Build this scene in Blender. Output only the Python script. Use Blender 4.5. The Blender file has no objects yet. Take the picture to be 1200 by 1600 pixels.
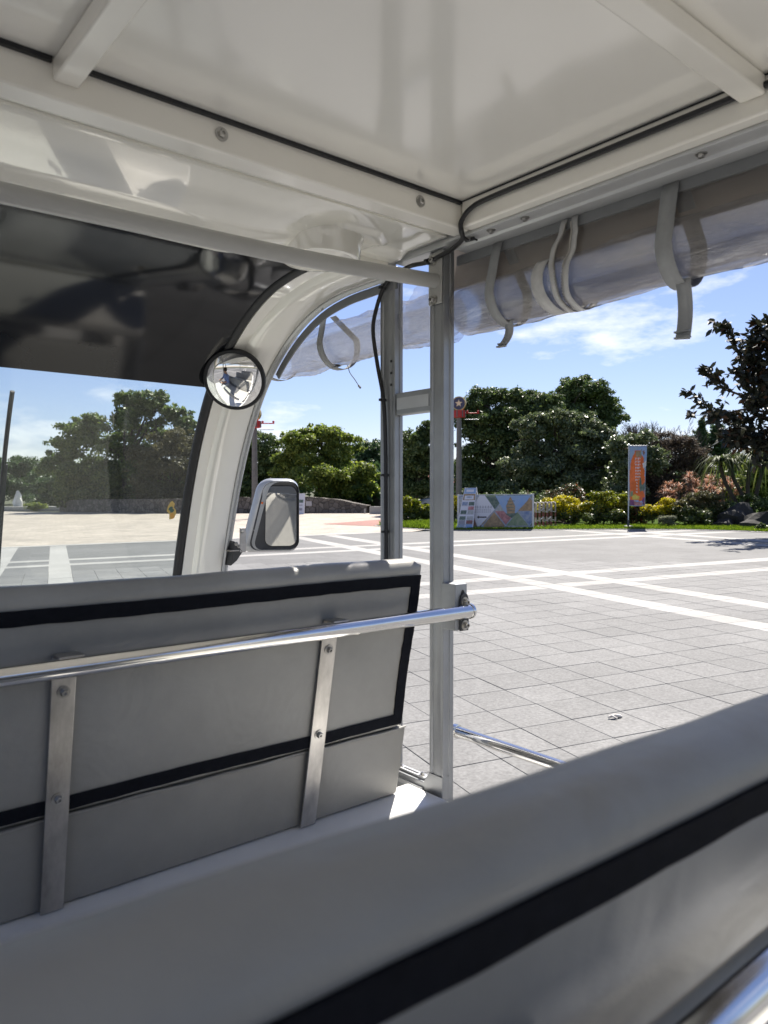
import bpy, bmesh, math, random
import numpy as np
from mathutils import Vector, Matrix
R = math.radians
random.seed(7)
rng = np.random.default_rng(11)
SC = bpy.context.scene
COL = SC.collection

# ---------------------------------------------------------------- camera
H = 1.54                       # camera height above the paving
FPX, YAW, PITCH = 1176.0, R(39.66), math.atan(26 / 1176.0)
cam = bpy.data.cameras.new('camera')
cam.sensor_fit = 'VERTICAL'
cam.sensor_height = 36.0
cam.lens = FPX / 1600.0 * 36.0
cam.clip_start, cam.clip_end = 0.02, 2000.0
cam.dof.use_dof = True
cam.dof.focus_distance = 3.2
cam.dof.aperture_fstop = 8.5
camo = bpy.data.objects.new('camera', cam)
COL.objects.link(camo)
camo.location = (0, 0, H)
camo.rotation_euler = (math.pi / 2 - PITCH, 0, -YAW)
SC.camera = camo

# ---------------------------------------------------------------- sky, sun, exposure
SUN_AZ, SUN_EL = math.atan2(0.85, 0.53), R(54)
world = bpy.data.worlds.new('World')
SC.world = world
world.use_nodes = True
nt = world.node_tree
nt.nodes.clear()
out = nt.nodes.new('ShaderNodeOutputWorld')
sky = nt.nodes.new('ShaderNodeTexSky')
sky.sky_type = 'NISHITA'
sky.sun_disc = False
sky.sun_elevation = SUN_EL
sky.sun_rotation = SUN_AZ
sky.air_density, sky.dust_density, sky.ozone_density = 1.0, 0.25, 3.5
bg1 = nt.nodes.new('ShaderNodeBackground')
bg1.inputs['Strength'].default_value = 0.068
bg2 = nt.nodes.new('ShaderNodeBackground')
bg2.inputs['Color'].default_value = (1, 0.985, 0.97, 1)
bg2.inputs['Strength'].default_value = 0.72
mixw = nt.nodes.new('ShaderNodeMixShader')
tc = nt.nodes.new('ShaderNodeTexCoord')
mp = nt.nodes.new('ShaderNodeMapping')
mp.inputs['Scale'].default_value = (2.2, 2.2, 7.0)
mp.inputs['Location'].default_value = (0.35, 0.1, 0.0)
no = nt.nodes.new('ShaderNodeTexNoise')
no.inputs['Scale'].default_value = 1.6
no.inputs['Detail'].default_value = 9
no.inputs['Roughness'].default_value = 0.6
cr = nt.nodes.new('ShaderNodeValToRGB')
cr.color_ramp.elements[0].position = 0.57
cr.color_ramp.elements[1].position = 0.76
L = nt.links.new
L(tc.outputs['Generated'], mp.inputs['Vector'])
L(mp.outputs['Vector'], no.inputs['Vector'])
L(no.outputs['Fac'], cr.inputs['Fac'])
tint = nt.nodes.new('ShaderNodeVectorMath'); tint.operation = 'MULTIPLY'
tint.inputs[1].default_value = (1.0, 0.895, 1.0)      # clearer blue than the raw sky model
L(sky.outputs['Color'], tint.inputs[0])
L(tint.outputs[0], bg1.inputs['Color'])
L(cr.outputs['Color'], mixw.inputs['Fac'])
L(bg1.outputs[0], mixw.inputs[1])
L(bg2.outputs[0], mixw.inputs[2])
L(mixw.outputs[0], out.inputs['Surface'])

sun = bpy.data.lights.new('sun', 'SUN')
sun.energy = 5.0
sun.angle = R(0.53)
sun.color = (1.0, 0.94, 0.85)
suno = bpy.data.objects.new('sun', sun)
COL.objects.link(suno)
sdir = Vector((math.sin(SUN_AZ) * math.cos(SUN_EL), math.cos(SUN_AZ) * math.cos(SUN_EL), math.sin(SUN_EL)))
suno.rotation_euler = sdir.to_track_quat('Z', 'Y').to_euler()
suno.location = sdir * 50

SC.view_settings.view_transform = 'Standard'
SC.view_settings.look = 'None'
SC.view_settings.gamma = 1.0
SC.view_settings.use_curve_mapping = False
SC.view_settings.exposure = 1.02
SC.cycles.use_denoising = True
SC.cycles.max_bounces = 10
SC.cycles.diffuse_bounces = 5
SC.cycles.glossy_bounces = 5
SC.cycles.transmission_bounces = 8
SC.cycles.transparent_max_bounces = 24
SC.cycles.caustics_reflective = False
SC.cycles.caustics_refractive = False

# ---------------------------------------------------------------- helpers
def tag(o, label=None, cat=None, group=None, kind=None):
    for k, v in (('label', label), ('category', cat), ('group', group), ('kind', kind)):
        if v:
            o[k] = v
    return o

class MB:
    """collects faces; verts go through the matrix M"""
    def __init__(s, M=None):
        s.v, s.f, s.m, s.M = [], [], [], M
    def add(s, vs, fs, mi=0):
        b = len(s.v)
        for p in vs:
            p = Vector(p)
            s.v.append(s.M @ p if s.M is not None else p)
        for f in fs:
            s.f.append([b + i for i in f]); s.m.append(mi)
    def box(s, x0, x1, y0, y1, z0, z1, mi=0):
        vs = [(x, y, z) for z in (z0, z1) for y in (y0, y1) for x in (x0, x1)]
        s.add(vs, [(0, 2, 3, 1), (4, 5, 7, 6), (0, 1, 5, 4), (2, 6, 7, 3), (0, 4, 6, 2), (1, 3, 7, 5)], mi)
    def prism(s, poly, d, mi=0):
        n = len(poly); d = Vector(d)
        vs = [Vector(p) for p in poly] + [Vector(p) + d for p in poly]
        fs = [list(range(n))[::-1], list(range(n, 2 * n))]
        fs += [(i, (i + 1) % n, n + (i + 1) % n, n + i) for i in range(n)]
        s.add(vs, fs, mi)
    def tube(s, path, r, n=12, mi=0, cap=True):
        path = [Vector(p) for p in path]
        rs = r if isinstance(r, (list, tuple)) else [r] * len(path)
        up = None; vs = []; m = len(path)
        for i, p in enumerate(path):
            t = (path[min(i + 1, m - 1)] - path[max(i - 1, 0)]).normalized()
            if up is None:
                up = Vector((0, 0, 1)) if abs(t.z) < 0.9 else Vector((1, 0, 0))
            a = t.cross(up).normalized(); b = a.cross(t).normalized(); up = b
            for k in range(n):
                q = 2 * math.pi * k / n
                vs.append(p + (a * math.cos(q) + b * math.sin(q)) * rs[i])
        fs = []
        for i in range(m - 1):
            for k in range(n):
                fs.append((i * n + k, i * n + (k + 1) % n, (i + 1) * n + (k + 1) % n, (i + 1) * n + k))
        if cap:
            fs.append(list(range(n))[::-1]); fs.append([(m - 1) * n + k for k in range(n)])
        s.add(vs, fs, mi)
    def lathe(s, prof, c, axis, n=20, mi=0):
        """prof: (radius, offset along axis) pairs"""
        axis = Vector(axis).normalized(); c = Vector(c)
        a = axis.orthogonal().normalized(); b = axis.cross(a)
        vs = []
        for r, h in prof:
            for k in range(n):
                q = 2 * math.pi * k / n
                vs.append(c + axis * h + (a * math.cos(q) + b * math.sin(q)) * max(r, 1e-5))
        fs = []
        for i in range(len(prof) - 1):
            for k in range(n):
                fs.append((i * n + k, i * n + (k + 1) % n, (i + 1) * n + (k + 1) % n, (i + 1) * n + k))
        if prof[0][0] > 1e-4: fs.append(list(range(n))[::-1])
        if prof[-1][0] > 1e-4: fs.append([(len(prof) - 1) * n + k for k in range(n)])
        s.add(vs, fs, mi)
    def grid(s, rows, mi=0, close=False):
        n = len(rows[0]); vs = [p for r in rows for p in r]; fs = []
        for i in range(len(rows) - 1):
            for k in range(n if close else n - 1):
                fs.append((i * n + k, i * n + (k + 1) % n, (i + 1) * n + (k + 1) % n, (i + 1) * n + k))
        s.add(vs, fs, mi)

WL = {}
def finish(o, parent, loc=None):
    COL.objects.link(o)
    w = Vector(loc) if loc is not None else Vector((0, 0, 0))
    WL[o.name] = w
    if parent is not None:
        o.parent = parent
        o.location = w - WL[parent.name]
    else:
        o.location = w
    return o

def build(name, mb, mats, parent=None, smooth=0, bevel=0, seg=2, loc=None, fix=True, solid=0):
    """verts in world coordinates; the object's origin is put at loc"""
    me = bpy.data.meshes.new(name)
    off = Vector(loc) if loc is not None else Vector((0, 0, 0))
    me.from_pydata([v - off for v in mb.v], [], mb.f)
    for m in (mats if isinstance(mats, (list, tuple)) else [mats]):
        me.materials.append(m)
    me.polygons.foreach_set('material_index', mb.m)
    if fix:
        bm = bmesh.new(); bm.from_mesh(me)
        bmesh.ops.recalc_face_normals(bm, faces=bm.faces)
        bm.to_mesh(me); bm.free()
    if smooth:
        me.shade_smooth()
        me.set_sharp_from_angle(angle=R(smooth))
    o = bpy.data.objects.new(name, me)
    if bevel:
        b = o.modifiers.new('bevel', 'BEVEL')
        b.width = bevel; b.segments = seg; b.limit_method = 'ANGLE'; b.angle_limit = R(35)
        b.harden_normals = True
        me.shade_smooth(); me.set_sharp_from_angle(angle=R(smooth or 40))
    if solid:
        b = o.modifiers.new('solid', 'SOLIDIFY'); b.thickness = solid
    return finish(o, parent, loc)

def empty(name, loc, label, cat, group=None):
    o = bpy.data.objects.new(name, None)
    o.empty_display_size = 0.1
    finish(o, None, loc)
    return tag(o, label, cat, group)

def np_mesh(name, V, Fq, mats, midx=None):
    """V (n,3), Fq (m,4) quads"""
    me = bpy.data.meshes.new(name)
    me.vertices.add(len(V)); me.vertices.foreach_set('co', np.ascontiguousarray(V, dtype=np.float32).ravel())
    m = len(Fq)
    me.loops.add(m * 4); me.loops.foreach_set('vertex_index', np.ascontiguousarray(Fq, dtype=np.int32).ravel())
    me.polygons.add(m)
    me.polygons.foreach_set('loop_start', np.arange(0, m * 4, 4, dtype=np.int32))
    for q in (mats if isinstance(mats, (list, tuple)) else [mats]):
        me.materials.append(q)
    if midx is not None:
        me.polygons.foreach_set('material_index', np.asarray(midx, dtype=np.int32))
    me.update(calc_edges=True)
    me.validate()
    return me

# ---------------------------------------------------------------- materials
def mat(name, col, rough=0.5, metal=0.0, var=0.0, vscale=3.0, bump=0.0, bscale=60.0, coat=0.0, spec=0.5, rvar=0.0, stretch=None, admix=None, wr=None, ci=1.5, crough=0.08):
    m = bpy.data.materials.new(name); m.use_nodes = True
    t = m.node_tree; N = t.nodes; K = t.links.new
    p = N['Principled BSDF']
    c = (*col, 1) if len(col) == 3 else col
    p.inputs['Base Color'].default_value = c
    p.inputs['Roughness'].default_value = rough
    p.inputs['Metallic'].default_value = metal
    p.inputs['Specular IOR Level'].default_value = spec
    p.inputs['Coat Weight'].default_value = coat
    p.inputs['Coat Roughness'].default_value = crough; p.inputs['Coat IOR'].default_value = ci
    tcn = N.new('ShaderNodeTexCoord'); vec = tcn.outputs['Object']
    if stretch:
        mpn = N.new('ShaderNodeMapping'); mpn.inputs['Scale'].default_value = stretch
        K(vec, mpn.inputs['Vector']); vec = mpn.outputs['Vector']
    if var or rvar:
        n = N.new('ShaderNodeTexNoise'); n.inputs['Scale'].default_value = vscale
        n.inputs['Detail'].default_value = 6; n.inputs['Roughness'].default_value = 0.65
        K(vec, n.inputs['Vector'])
    if var:
        r = N.new('ShaderNodeValToRGB')
        d = admix or tuple(x * (1 - var) for x in col[:3])
        l = tuple(min(1, x * (1 + var * 0.6)) for x in col[:3])
        r.color_ramp.elements[0].color = (*d, 1); r.color_ramp.elements[0].position = 0.3
        r.color_ramp.elements[1].color = (*l, 1); r.color_ramp.elements[1].position = 0.7
        K(n.outputs['Fac'], r.inputs['Fac']); K(r.outputs['Color'], p.inputs['Base Color'])
    if rvar:
        mr = N.new('ShaderNodeMapRange')
        mr.inputs['To Min'].default_value = max(0.02, rough - rvar); mr.inputs['To Max'].default_value = rough + rvar
        K(n.outputs['Fac'], mr.inputs['Value']); K(mr.outputs['Result'], p.inputs['Roughness'])
    if bump:
        b = N.new('ShaderNodeTexNoise'); b.inputs['Scale'].default_value = bscale
        b.inputs['Detail'].default_value = 4
        K(vec, b.inputs['Vector'])
        bn = N.new('ShaderNodeBump'); bn.inputs['Strength'].default_value = bump
        bn.inputs['Distance'].default_value = 0.02
        K(b.outputs['Fac'], bn.inputs['Height']); K(bn.outputs['Normal'], p.inputs['Normal'])
        if wr:                          # broad puckers under the fine grain
            b2 = N.new('ShaderNodeTexNoise'); b2.inputs['Scale'].default_value = wr[0]; b2.inputs['Detail'].default_value = 3; b2.inputs['Distortion'].default_value = 0.8
            K(vec, b2.inputs['Vector'])
            bw = N.new('ShaderNodeBump'); bw.inputs['Strength'].default_value = wr[1]; bw.inputs['Distance'].default_value = 0.03
            K(b2.outputs['Fac'], bw.inputs['Height']); K(bw.outputs['Normal'], bn.inputs['Normal'])
    return m

def glass_mat(name, tint, admix=0.03, gloss_rough=0.0, ior=1.5, admixcol=(0.8, 0.8, 0.8), body=None, streak=0.0):
    """thin clear sheet: transparent + fresnel reflection + a diffuse film"""
    m = bpy.data.materials.new(name); m.use_nodes = True
    t = m.node_tree; N = t.nodes; K = t.links.new
    N.remove(N['Principled BSDF'])
    o = N['Material Output']
    tr = N.new('ShaderNodeBsdfTransparent'); tr.inputs['Color'].default_value = (*tint, 1)
    gl = N.new('ShaderNodeBsdfGlossy'); gl.inputs['Roughness'].default_value = gloss_rough
    df = N.new('ShaderNodeBsdfDiffuse'); df.inputs['Color'].default_value = (*admixcol, 1)
    if body:
        d1 = df; d2 = N.new('ShaderNodeBsdfTranslucent'); d2.inputs['Color'].default_value = (*admixcol, 1)
        df = N.new('ShaderNodeMixShader'); df.inputs['Fac'].default_value = body; K(d1.outputs[0], df.inputs[1]); K(d2.outputs[0], df.inputs[2])
    lw = N.new('ShaderNodeLayerWeight'); lw.inputs['Blend'].default_value = 0.5      # same from both sides of a thin sheet
    pw = N.new('ShaderNodeMath'); pw.operation = 'POWER'; pw.inputs[1].default_value = 5.0
    f0 = ((ior - 1) / (ior + 1)) ** 2
    fr = N.new('ShaderNodeMath'); fr.operation = 'MULTIPLY_ADD'; fr.inputs[1].default_value = 1 - f0; fr.inputs[2].default_value = f0
    K(lw.outputs['Facing'], pw.inputs[0]); K(pw.outputs[0], fr.inputs[0])
    m1 = N.new('ShaderNodeMixShader'); m1.inputs['Fac'].default_value = admix
    m2 = N.new('ShaderNodeMixShader')
    K(tr.outputs[0], m1.inputs[1]); K(df.outputs[0], m1.inputs[2])
    K(fr.outputs[0], m2.inputs['Fac']); K(m1.outputs[0], m2.inputs[1]); K(gl.outputs[0], m2.inputs[2])
    K(m2.outputs[0], o.inputs['Surface'])
    if streak:                          # creases that run along the roll
        tcn = N.new('ShaderNodeTexCoord'); mpn = N.new('ShaderNodeMapping'); mpn.inputs['Scale'].default_value = (38, 5, 38)
        nz = N.new('ShaderNodeTexNoise'); nz.inputs['Scale'].default_value = 1.0; nz.inputs['Detail'].default_value = 5; nz.inputs['Distortion'].default_value = 1.2
        bn = N.new('ShaderNodeBump'); bn.inputs['Strength'].default_value = streak; bn.inputs['Distance'].default_value = 0.012
        K(tcn.outputs['Object'], mpn.inputs['Vector']); K(mpn.outputs['Vector'], nz.inputs['Vector']); K(nz.outputs['Fac'], bn.inputs['Height'])
        K(bn.outputs['Normal'], gl.inputs['Normal']); K(bn.outputs['Normal'], lw.inputs['Normal'])
    return m

def leaf_mat(name, dark, light, rough=0.4, trans=0.3, spec=0.5, accent=None):
    m = bpy.data.materials.new(name); m.use_nodes = True
    t = m.node_tree; N = t.nodes; K = t.links.new
    p = N['Principled BSDF']; o = N['Material Output']
    g = N.new('ShaderNodeNewGeometry')
    r = N.new('ShaderNodeValToRGB')
    r.color_ramp.elements[0].color = (*dark, 1)
    r.color_ramp.elements[1].color = (*light, 1); r.color_ramp.elements[1].position = 0.85
    if accent:
        e = r.color_ramp.elements.new(0.93); e.color = (*accent, 1)
    K(g.outputs['Random Per Island'], r.inputs['Fac'])
    K(r.outputs['Color'], p.inputs['Base Color'])
    p.inputs['Roughness'].default_value = rough
    p.inputs['Specular IOR Level'].default_value = spec
    tl = N.new('ShaderNodeBsdfTranslucent')
    h = N.new('ShaderNodeHueSaturation'); h.inputs['Value'].default_value = 1.5; h.inputs['Saturation'].default_value = 1.1
    K(r.outputs['Color'], h.inputs['Color']); K(h.outputs['Color'], tl.inputs['Color'])
    mx = N.new('ShaderNodeMixShader'); mx.inputs['Fac'].default_value = trans
    K(p.outputs[0], mx.inputs[1]); K(tl.outputs[0], mx.inputs[2]); K(mx.outputs[0], o.inputs['Surface'])
    return m

M = {}
M['white'] = mat('white_paint', (0.89, 0.865, 0.80), 0.22, var=0.04, vscale=2.0, bump=0.02, bscale=25, coat=0.6, rvar=0.06, ci=1.6, crough=.12)
M['ceiling'] = mat('white_ceiling_sheet', (0.90, 0.88, 0.825), 0.2, var=0.03, vscale=1.4, bump=0.02, bscale=10, coat=1.0, rvar=0.05, ci=1.75, crough=.10)
M['gelcoat'] = mat('white_gelcoat', (0.90, 0.885, 0.82), 0.12, var=0.03, vscale=2.5, bump=0.05, bscale=9, coat=1.0, ci=1.75, crough=.03)
M['deck'] = mat('white_deck', (0.86, 0.86, 0.85), 0.3, var=0.05, vscale=5, bump=0.02, bscale=80)
M['alu'] = mat('grey_aluminium', (0.36, 0.37, 0.38), 0.42, 0.55, var=0.2, vscale=6, bump=0.015, bscale=200, rvar=0.08)
M['alu_light'] = mat('pale_aluminium_track', (0.56, 0.57, 0.58), 0.4, 0.35, var=0.08, vscale=8)
M['steel'] = mat('brushed_steel', (0.52, 0.50, 0.47), 0.36, 0.95, var=0.45, vscale=14, bump=0.02, bscale=120, rvar=0.1, stretch=(1, 1, 0.35))
M['chrome'] = mat('polished_tube', (0.80, 0.79, 0.77), 0.1, 1.0, var=0.06, vscale=14, rvar=0.06)
M['bolt'] = mat('bolt_steel', (0.45, 0.44, 0.42), 0.3, 1.0, var=0.25, vscale=40)
M['vinylseat'] = mat('grey_seat_vinyl', (0.305, 0.30, 0.28), 0.42, var=0.16, vscale=4, bump=0.05, bscale=420, spec=0.4, rvar=0.08, wr=(7, .2))
M['seatpanel'] = mat('grey_seat_panel', (0.26, 0.254, 0.235), 0.4, var=0.14, vscale=5, bump=0.04, bscale=300, rvar=0.1, wr=(5, .22))
M['cushion'] = mat('pale_seat_cushion_vinyl', (0.46, 0.46, 0.43), 0.42, var=0.06, vscale=4, bump=0.05, bscale=420)
M['black'] = mat('black_webbing', (0.009, 0.010, 0.014), 0.92, var=0.3, vscale=60, bump=0.2, bscale=600, spec=0.12)
M['rubber'] = mat('black_rubber', (0.012, 0.013, 0.016), 0.5, var=0.2, vscale=20)
M['cable'] = mat('black_cable_sheath', (0.012, 0.012, 0.014), 0.4, var=0.2, vscale=30)
M['band'] = mat('black_windscreen_band', (0.009, 0.010, 0.013), 0.10, var=0.3, vscale=3, bump=0.012, bscale=6, spec=0.35)
M['tubepaint'] = mat('grey_painted_tube', (0.42, 0.42, 0.41), 0.33, 0.0, var=0.06, vscale=8, coat=0.2)
M['glass'] = glass_mat('windscreen_glass', (0.90, 0.93, 0.92), admix=0.026, ior=1.33)  # pale film: dust plus the hazy veil of dash reflections painted in
M['vinyl'] = glass_mat('clear_vinyl', (0.80, 0.80, 0.81), admix=0.19, gloss_rough=0.06, ior=1.85, admixcol=(0.44, 0.41, 0.38), body=0.08, streak=0.6)
M['vinyl_light'] = glass_mat('clear_vinyl_few_layers', (0.88, 0.88, 0.89), admix=0.16, gloss_rough=0.06, ior=1.85, admixcol=(0.60, 0.59, 0.58), body=0.3, streak=0.8)
M['strap'] = mat('grey_strap', (0.33, 0.34, 0.35), 0.75, var=0.1, vscale=40, bump=0.2, bscale=500)
M['piping'] = mat('grey_curtain_hem', (0.24, 0.25, 0.26), 0.6, var=0.1, vscale=12)
M['zipper'] = mat('pale_zipper_tape', (0.55, 0.55, 0.55), 0.7, var=0.15, vscale=60, bump=0.2, bscale=400)
M['mirror'] = mat('mirror_silver', (0.93, 0.93, 0.93), 0.015, 1.0)
M['darkplastic'] = mat('dark_grey_plastic', (0.05, 0.052, 0.056), 0.45, var=0.15, vscale=15)
M['mirrorshell'] = mat('silver_mirror_shell', (0.42, 0.43, 0.44), 0.3, 0.2, var=0.05, vscale=6, coat=0.4)
M['orange'] = mat('orange_lens', (0.75, 0.16, 0.03), 0.25)
M['tyre'] = mat('tyre_rubber', (0.02, 0.02, 0.02), 0.8, var=0.2)
M['galv'] = mat('galvanised_plate', (0.5, 0.47, 0.43), 0.45, 0.8, var=0.2, vscale=30)

# ground slope: the paving climbs very gently towards the right of the cart
c2 = Vector((math.sin(YAW), math.cos(YAW))); r2 = Vector((math.cos(YAW), -math.sin(YAW)))
G = c2 * 0.0119 + r2 * 0.0131
def gz(x, y): return G.x * x + G.y * y
def at(px, D):
    p = c2 * D + r2 * ((px - 600.0) / FPX * D)
    return p.x, p.y
def zat(py, D): return H + (774.0 - py) / FPX * D
def gp(px, D, dz=0.0):
    x, y = at(px, D)
    return Vector((x, y, gz(x, y) + dz))
# ================================================================ the ground
TA = R(-16)
A3 = Vector((math.cos(TA), math.sin(TA), G.x * math.cos(TA) + G.y * math.sin(TA))).normalized()
N3 = Vector((-G.x, -G.y, 1)).normalized()
B3 = N3.cross(A3).normalized()
GM = Matrix(((A3.x, B3.x, N3.x, 0), (A3.y, B3.y, N3.y, 0), (A3.z, B3.z, N3.z, 0), (0, 0, 0, 1)))
GMI = GM.inverted()
def uv(u, v, w=0.0): return GM @ Vector((u, v, w))
T, U0, V0 = 0.4, 0.29, -0.013

def stone_mat(name, col, spread, joints=False, jcol=(0.16, 0.16, 0.155), size=(0.4, 0.4), off=0.0, origin=(U0, V0), mortar=0.004, speck=0.22):
    m = bpy.data.materials.new(name); m.use_nodes = True
    t = m.node_tree; N = t.nodes; K = t.links.new
    p = N['Principled BSDF']; p.inputs['Roughness'].default_value = 0.72
    p.inputs['Specular IOR Level'].default_value = 0.35
    tcn = N.new('ShaderNodeTexCoord')
    n1 = N.new('ShaderNodeTexNoise'); n1.inputs['Scale'].default_value = 0.55; n1.inputs['Detail'].default_value = 6
    n2 = N.new('ShaderNodeTexNoise'); n2.inputs['Scale'].default_value = 42; n2.inputs['Detail'].default_value = 5; n2.inputs['Roughness'].default_value = .7
    n3 = N.new('ShaderNodeTexNoise'); n3.inputs['Scale'].default_value = 9; n3.inputs['Detail'].default_value = 8; n3.inputs['Roughness'].default_value = 0.7
    geo = N.new('ShaderNodeNewGeometry')
    for n in (n1, n2, n3): K(geo.outputs['Position'], n.inputs['Vector'])
    def mul(a, b, lo, hi):
        mr = N.new('ShaderNodeMapRange'); mr.inputs['From Min'].default_value = 0.3; mr.inputs['From Max'].default_value = 0.7
        mr.inputs['To Min'].default_value = lo; mr.inputs['To Max'].default_value = hi
        K(b, mr.inputs['Value'])
        x = N.new('ShaderNodeVectorMath'); x.operation = 'MULTIPLY'
        K(a, x.inputs[0]); K(mr.outputs['Result'], x.inputs[1])
        return x.outputs[0]
    if joints:
        mp_ = N.new('ShaderNodeMapping'); mp_.inputs['Location'].default_value = (-origin[0], -origin[1], 0)
        K(tcn.outputs['Object'], mp_.inputs['Vector'])
        b = N.new('ShaderNodeTexBrick'); b.offset = off; b.squash = 1.0
        b.inputs['Scale'].default_value = 1.0
        b.inputs['Brick Width'].default_value = size[0]; b.inputs['Row Height'].default_value = size[1]
        b.inputs['Mortar Size'].default_value = mortar; b.inputs['Mortar Smooth'].default_value = 0.1
        b.inputs['Color1'].default_value = (*[c * (1 - spread) for c in col], 1)
        b.inputs['Color2'].default_value = (*[min(1, c * (1 + spread)) for c in col], 1)
        b.inputs['Mortar'].default_value = (*jcol, 1)
        K(mp_.outputs['Vector'], b.inputs['Vector'])
        c = b.outputs['Color']
    else:
        oi = N.new('ShaderNodeObjectInfo')
        rp = N.new('ShaderNodeValToRGB')
        rp.color_ramp.elements[0].color = (*[c * (1 - spread) for c in col], 1)
        rp.color_ramp.elements[1].color = (*[min(1, c * (1 + spread)) for c in col], 1)
        ri = N.new('ShaderNodeMath'); ri.operation = 'FRACT'
        ad = N.new('ShaderNodeMath'); ad.operation = 'ADD'
        K(oi.outputs['Random'], ad.inputs[0]); K(geo.outputs['Random Per Island'], ad.inputs[1])
        K(ad.outputs[0], ri.inputs[0]); K(ri.outputs[0], rp.inputs['Fac'])
        c = rp.outputs['Color']
    c = mul(c, n1.outputs['Fac'], 0.84, 1.08)
    c = mul(c, n2.outputs['Fac'], 1 - speck, 1 + speck)
    c = mul(c, n3.outputs['Fac'], 0.86, 1.08)
    K(c, p.inputs['Base Color'])
    bn = N.new('ShaderNodeBump'); bn.inputs['Strength'].default_value = 0.25; bn.inputs['Distance'].default_value = 0.004
    K(n2.outputs['Fac'], bn.inputs['Height']); K(bn.outputs['Normal'], p.inputs['Normal'])
    return m

GREY, WHITE_ST = (0.165, 0.1637, 0.160), (0.34, 0.331, 0.313)
S_grey = stone_mat('grey_granite_paver', GREY, 0.10, speck=.34)
S_white = stone_mat('pale_granite_paver', WHITE_ST, 0.05, speck=0.12)
S_greyj = stone_mat('grey_granite_paving', tuple(c * 0.79 for c in GREY), 0.10, joints=True)
S_whitej = stone_mat('pale_granite_paving', WHITE_ST, 0.05, joints=True, jcol=(0.42, 0.4, 0.37), speck=0.1)
S_joint = mat('paving_bed', (0.13, 0.13, 0.125), 0.9, var=0.2, vscale=8)
S_beige = stone_mat('beige_paving_setts', (0.385, 0.335, 0.28), 0.2, joints=True, jcol=(0.33, 0.29, 0.24), size=(0.44, 0.22), off=0.5, mortar=0.022, speck=0.15)
S_red = stone_mat('red_paving', (0.30, 0.13, 0.10), 0.15, joints=True, jcol=(0.2, 0.12, 0.1), size=(0.2, 0.1), off=0.5, mortar=0.006)
M_soil = mat('soil', (0.07, 0.075, 0.035), 0.95, var=0.4, vscale=0.6, bump=0.5, bscale=6)
M_lawn = mat('lawn_green', (0.06, 0.10, 0.018), 1.0, var=0.45, vscale=1.8, bump=0.6, bscale=30, spec=0.05)

BU, BV = {-24, -21, -4, -1, 16, 19, 38, 41}, {-17, -14, 3, 6, 23, 26, 42, 45}
BV -= {3, 6}
BU_skip_v = 57                       # the grey paving stops at this row
def is_white(i, j): return i in BU or j in BV

terrain = MB(GM)
terrain.add([(-500, -500, -0.05), (500, -500, -0.05), (500, 700, -0.05), (-500, 700, -0.05)], [(0, 1, 2, 3)])
tag(build('ground', terrain, M_soil, fix=False), kind='structure')

edge = [(11.6, 27.2), (11.55, 25.6), (12.0, 23.4), (12.55, 22.6), (14.0, 21.75), (15.5, 20.9), (17.4, 19.65), (18.9, 18.35), (19.5, 17.0), (19.9, 15.0), (20.4, 12.0), (21.5, 5.0), (23.5, -8), (28, -30)]
def edge_at(v):
    if v > 22.6: return 12.55
    for (a, b) in zip(edge[3:-1], edge[4:]):
        if b[1] <= v <= a[1]: return a[0] + (b[0] - a[0]) * (v - a[1]) / (b[1] - a[1])
    return 30.
# which cells are loose pavers (near), which are plain sheet (far)
near, far = [], []
for i in range(-90, 110):
    for j in range(-100, BU_skip_v):
        u, v = U0 + (i + .5) * T, V0 + (j + .5) * T
        w = uv(u, v); d = math.hypot(w.x, w.y)
        if u > 36 or u > edge_at(v) + 0.6: continue
        if (d < 15.5 and (w.x * c2.x + w.y * c2.y) > -1) or d < 7: near.append((i, j, u, v, w))
        else: far.append((i, j))
camM = camo.matrix_world
def project(w):
    q = w - Vector((0, 0, H))
    D = q.x * c2.x + q.y * c2.y
    if D < 0.3: return None
    return 600 + (q.x * r2.x + q.y * r2.y) / D * FPX, 774 - q.z / D * FPX, D
def seen(w):
    q = project(w)
    if not q: return 0
    x, y, D = q
    if 628 < x < 1225 and 775 < y < min(1290, 1262 - 0.35 * (x - 700) + 30): return 1 / D ** 3
    if -20 < x < 628 and 775 < y < 925: return 0.6 / D ** 3
    return 0
near.sort(key=lambda t: -seen(t[4]))
tops = [t for t in near[:300] if seen(t[4]) > 0]
rest = near[len(tops):]

sheet = MB()
for (i, j) in far:
    u, v = U0 + i * T, V0 + j * T
    sheet.add([(u, v, 0), (u + T, v, 0), (u + T, v + T, 0), (u, v + T, 0)], [(0, 1, 2, 3)], 1 if is_white(i, j) else 0)
for (i, j, u, v, w) in near:
    h = T / 2
    sheet.add([(u - h, v - h, -0.012), (u + h, v - h, -0.012), (u + h, v + h, -0.012), (u - h, v + h, -0.012)], [(0, 1, 2, 3)], 2)
plaza = build('plaza_paving', sheet, [S_greyj, S_whitej, S_joint], fix=False)
plaza.matrix_world = GM
tag(plaza, kind='structure')
WL[plaza.name] = Vector((0, 0, 0))

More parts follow.
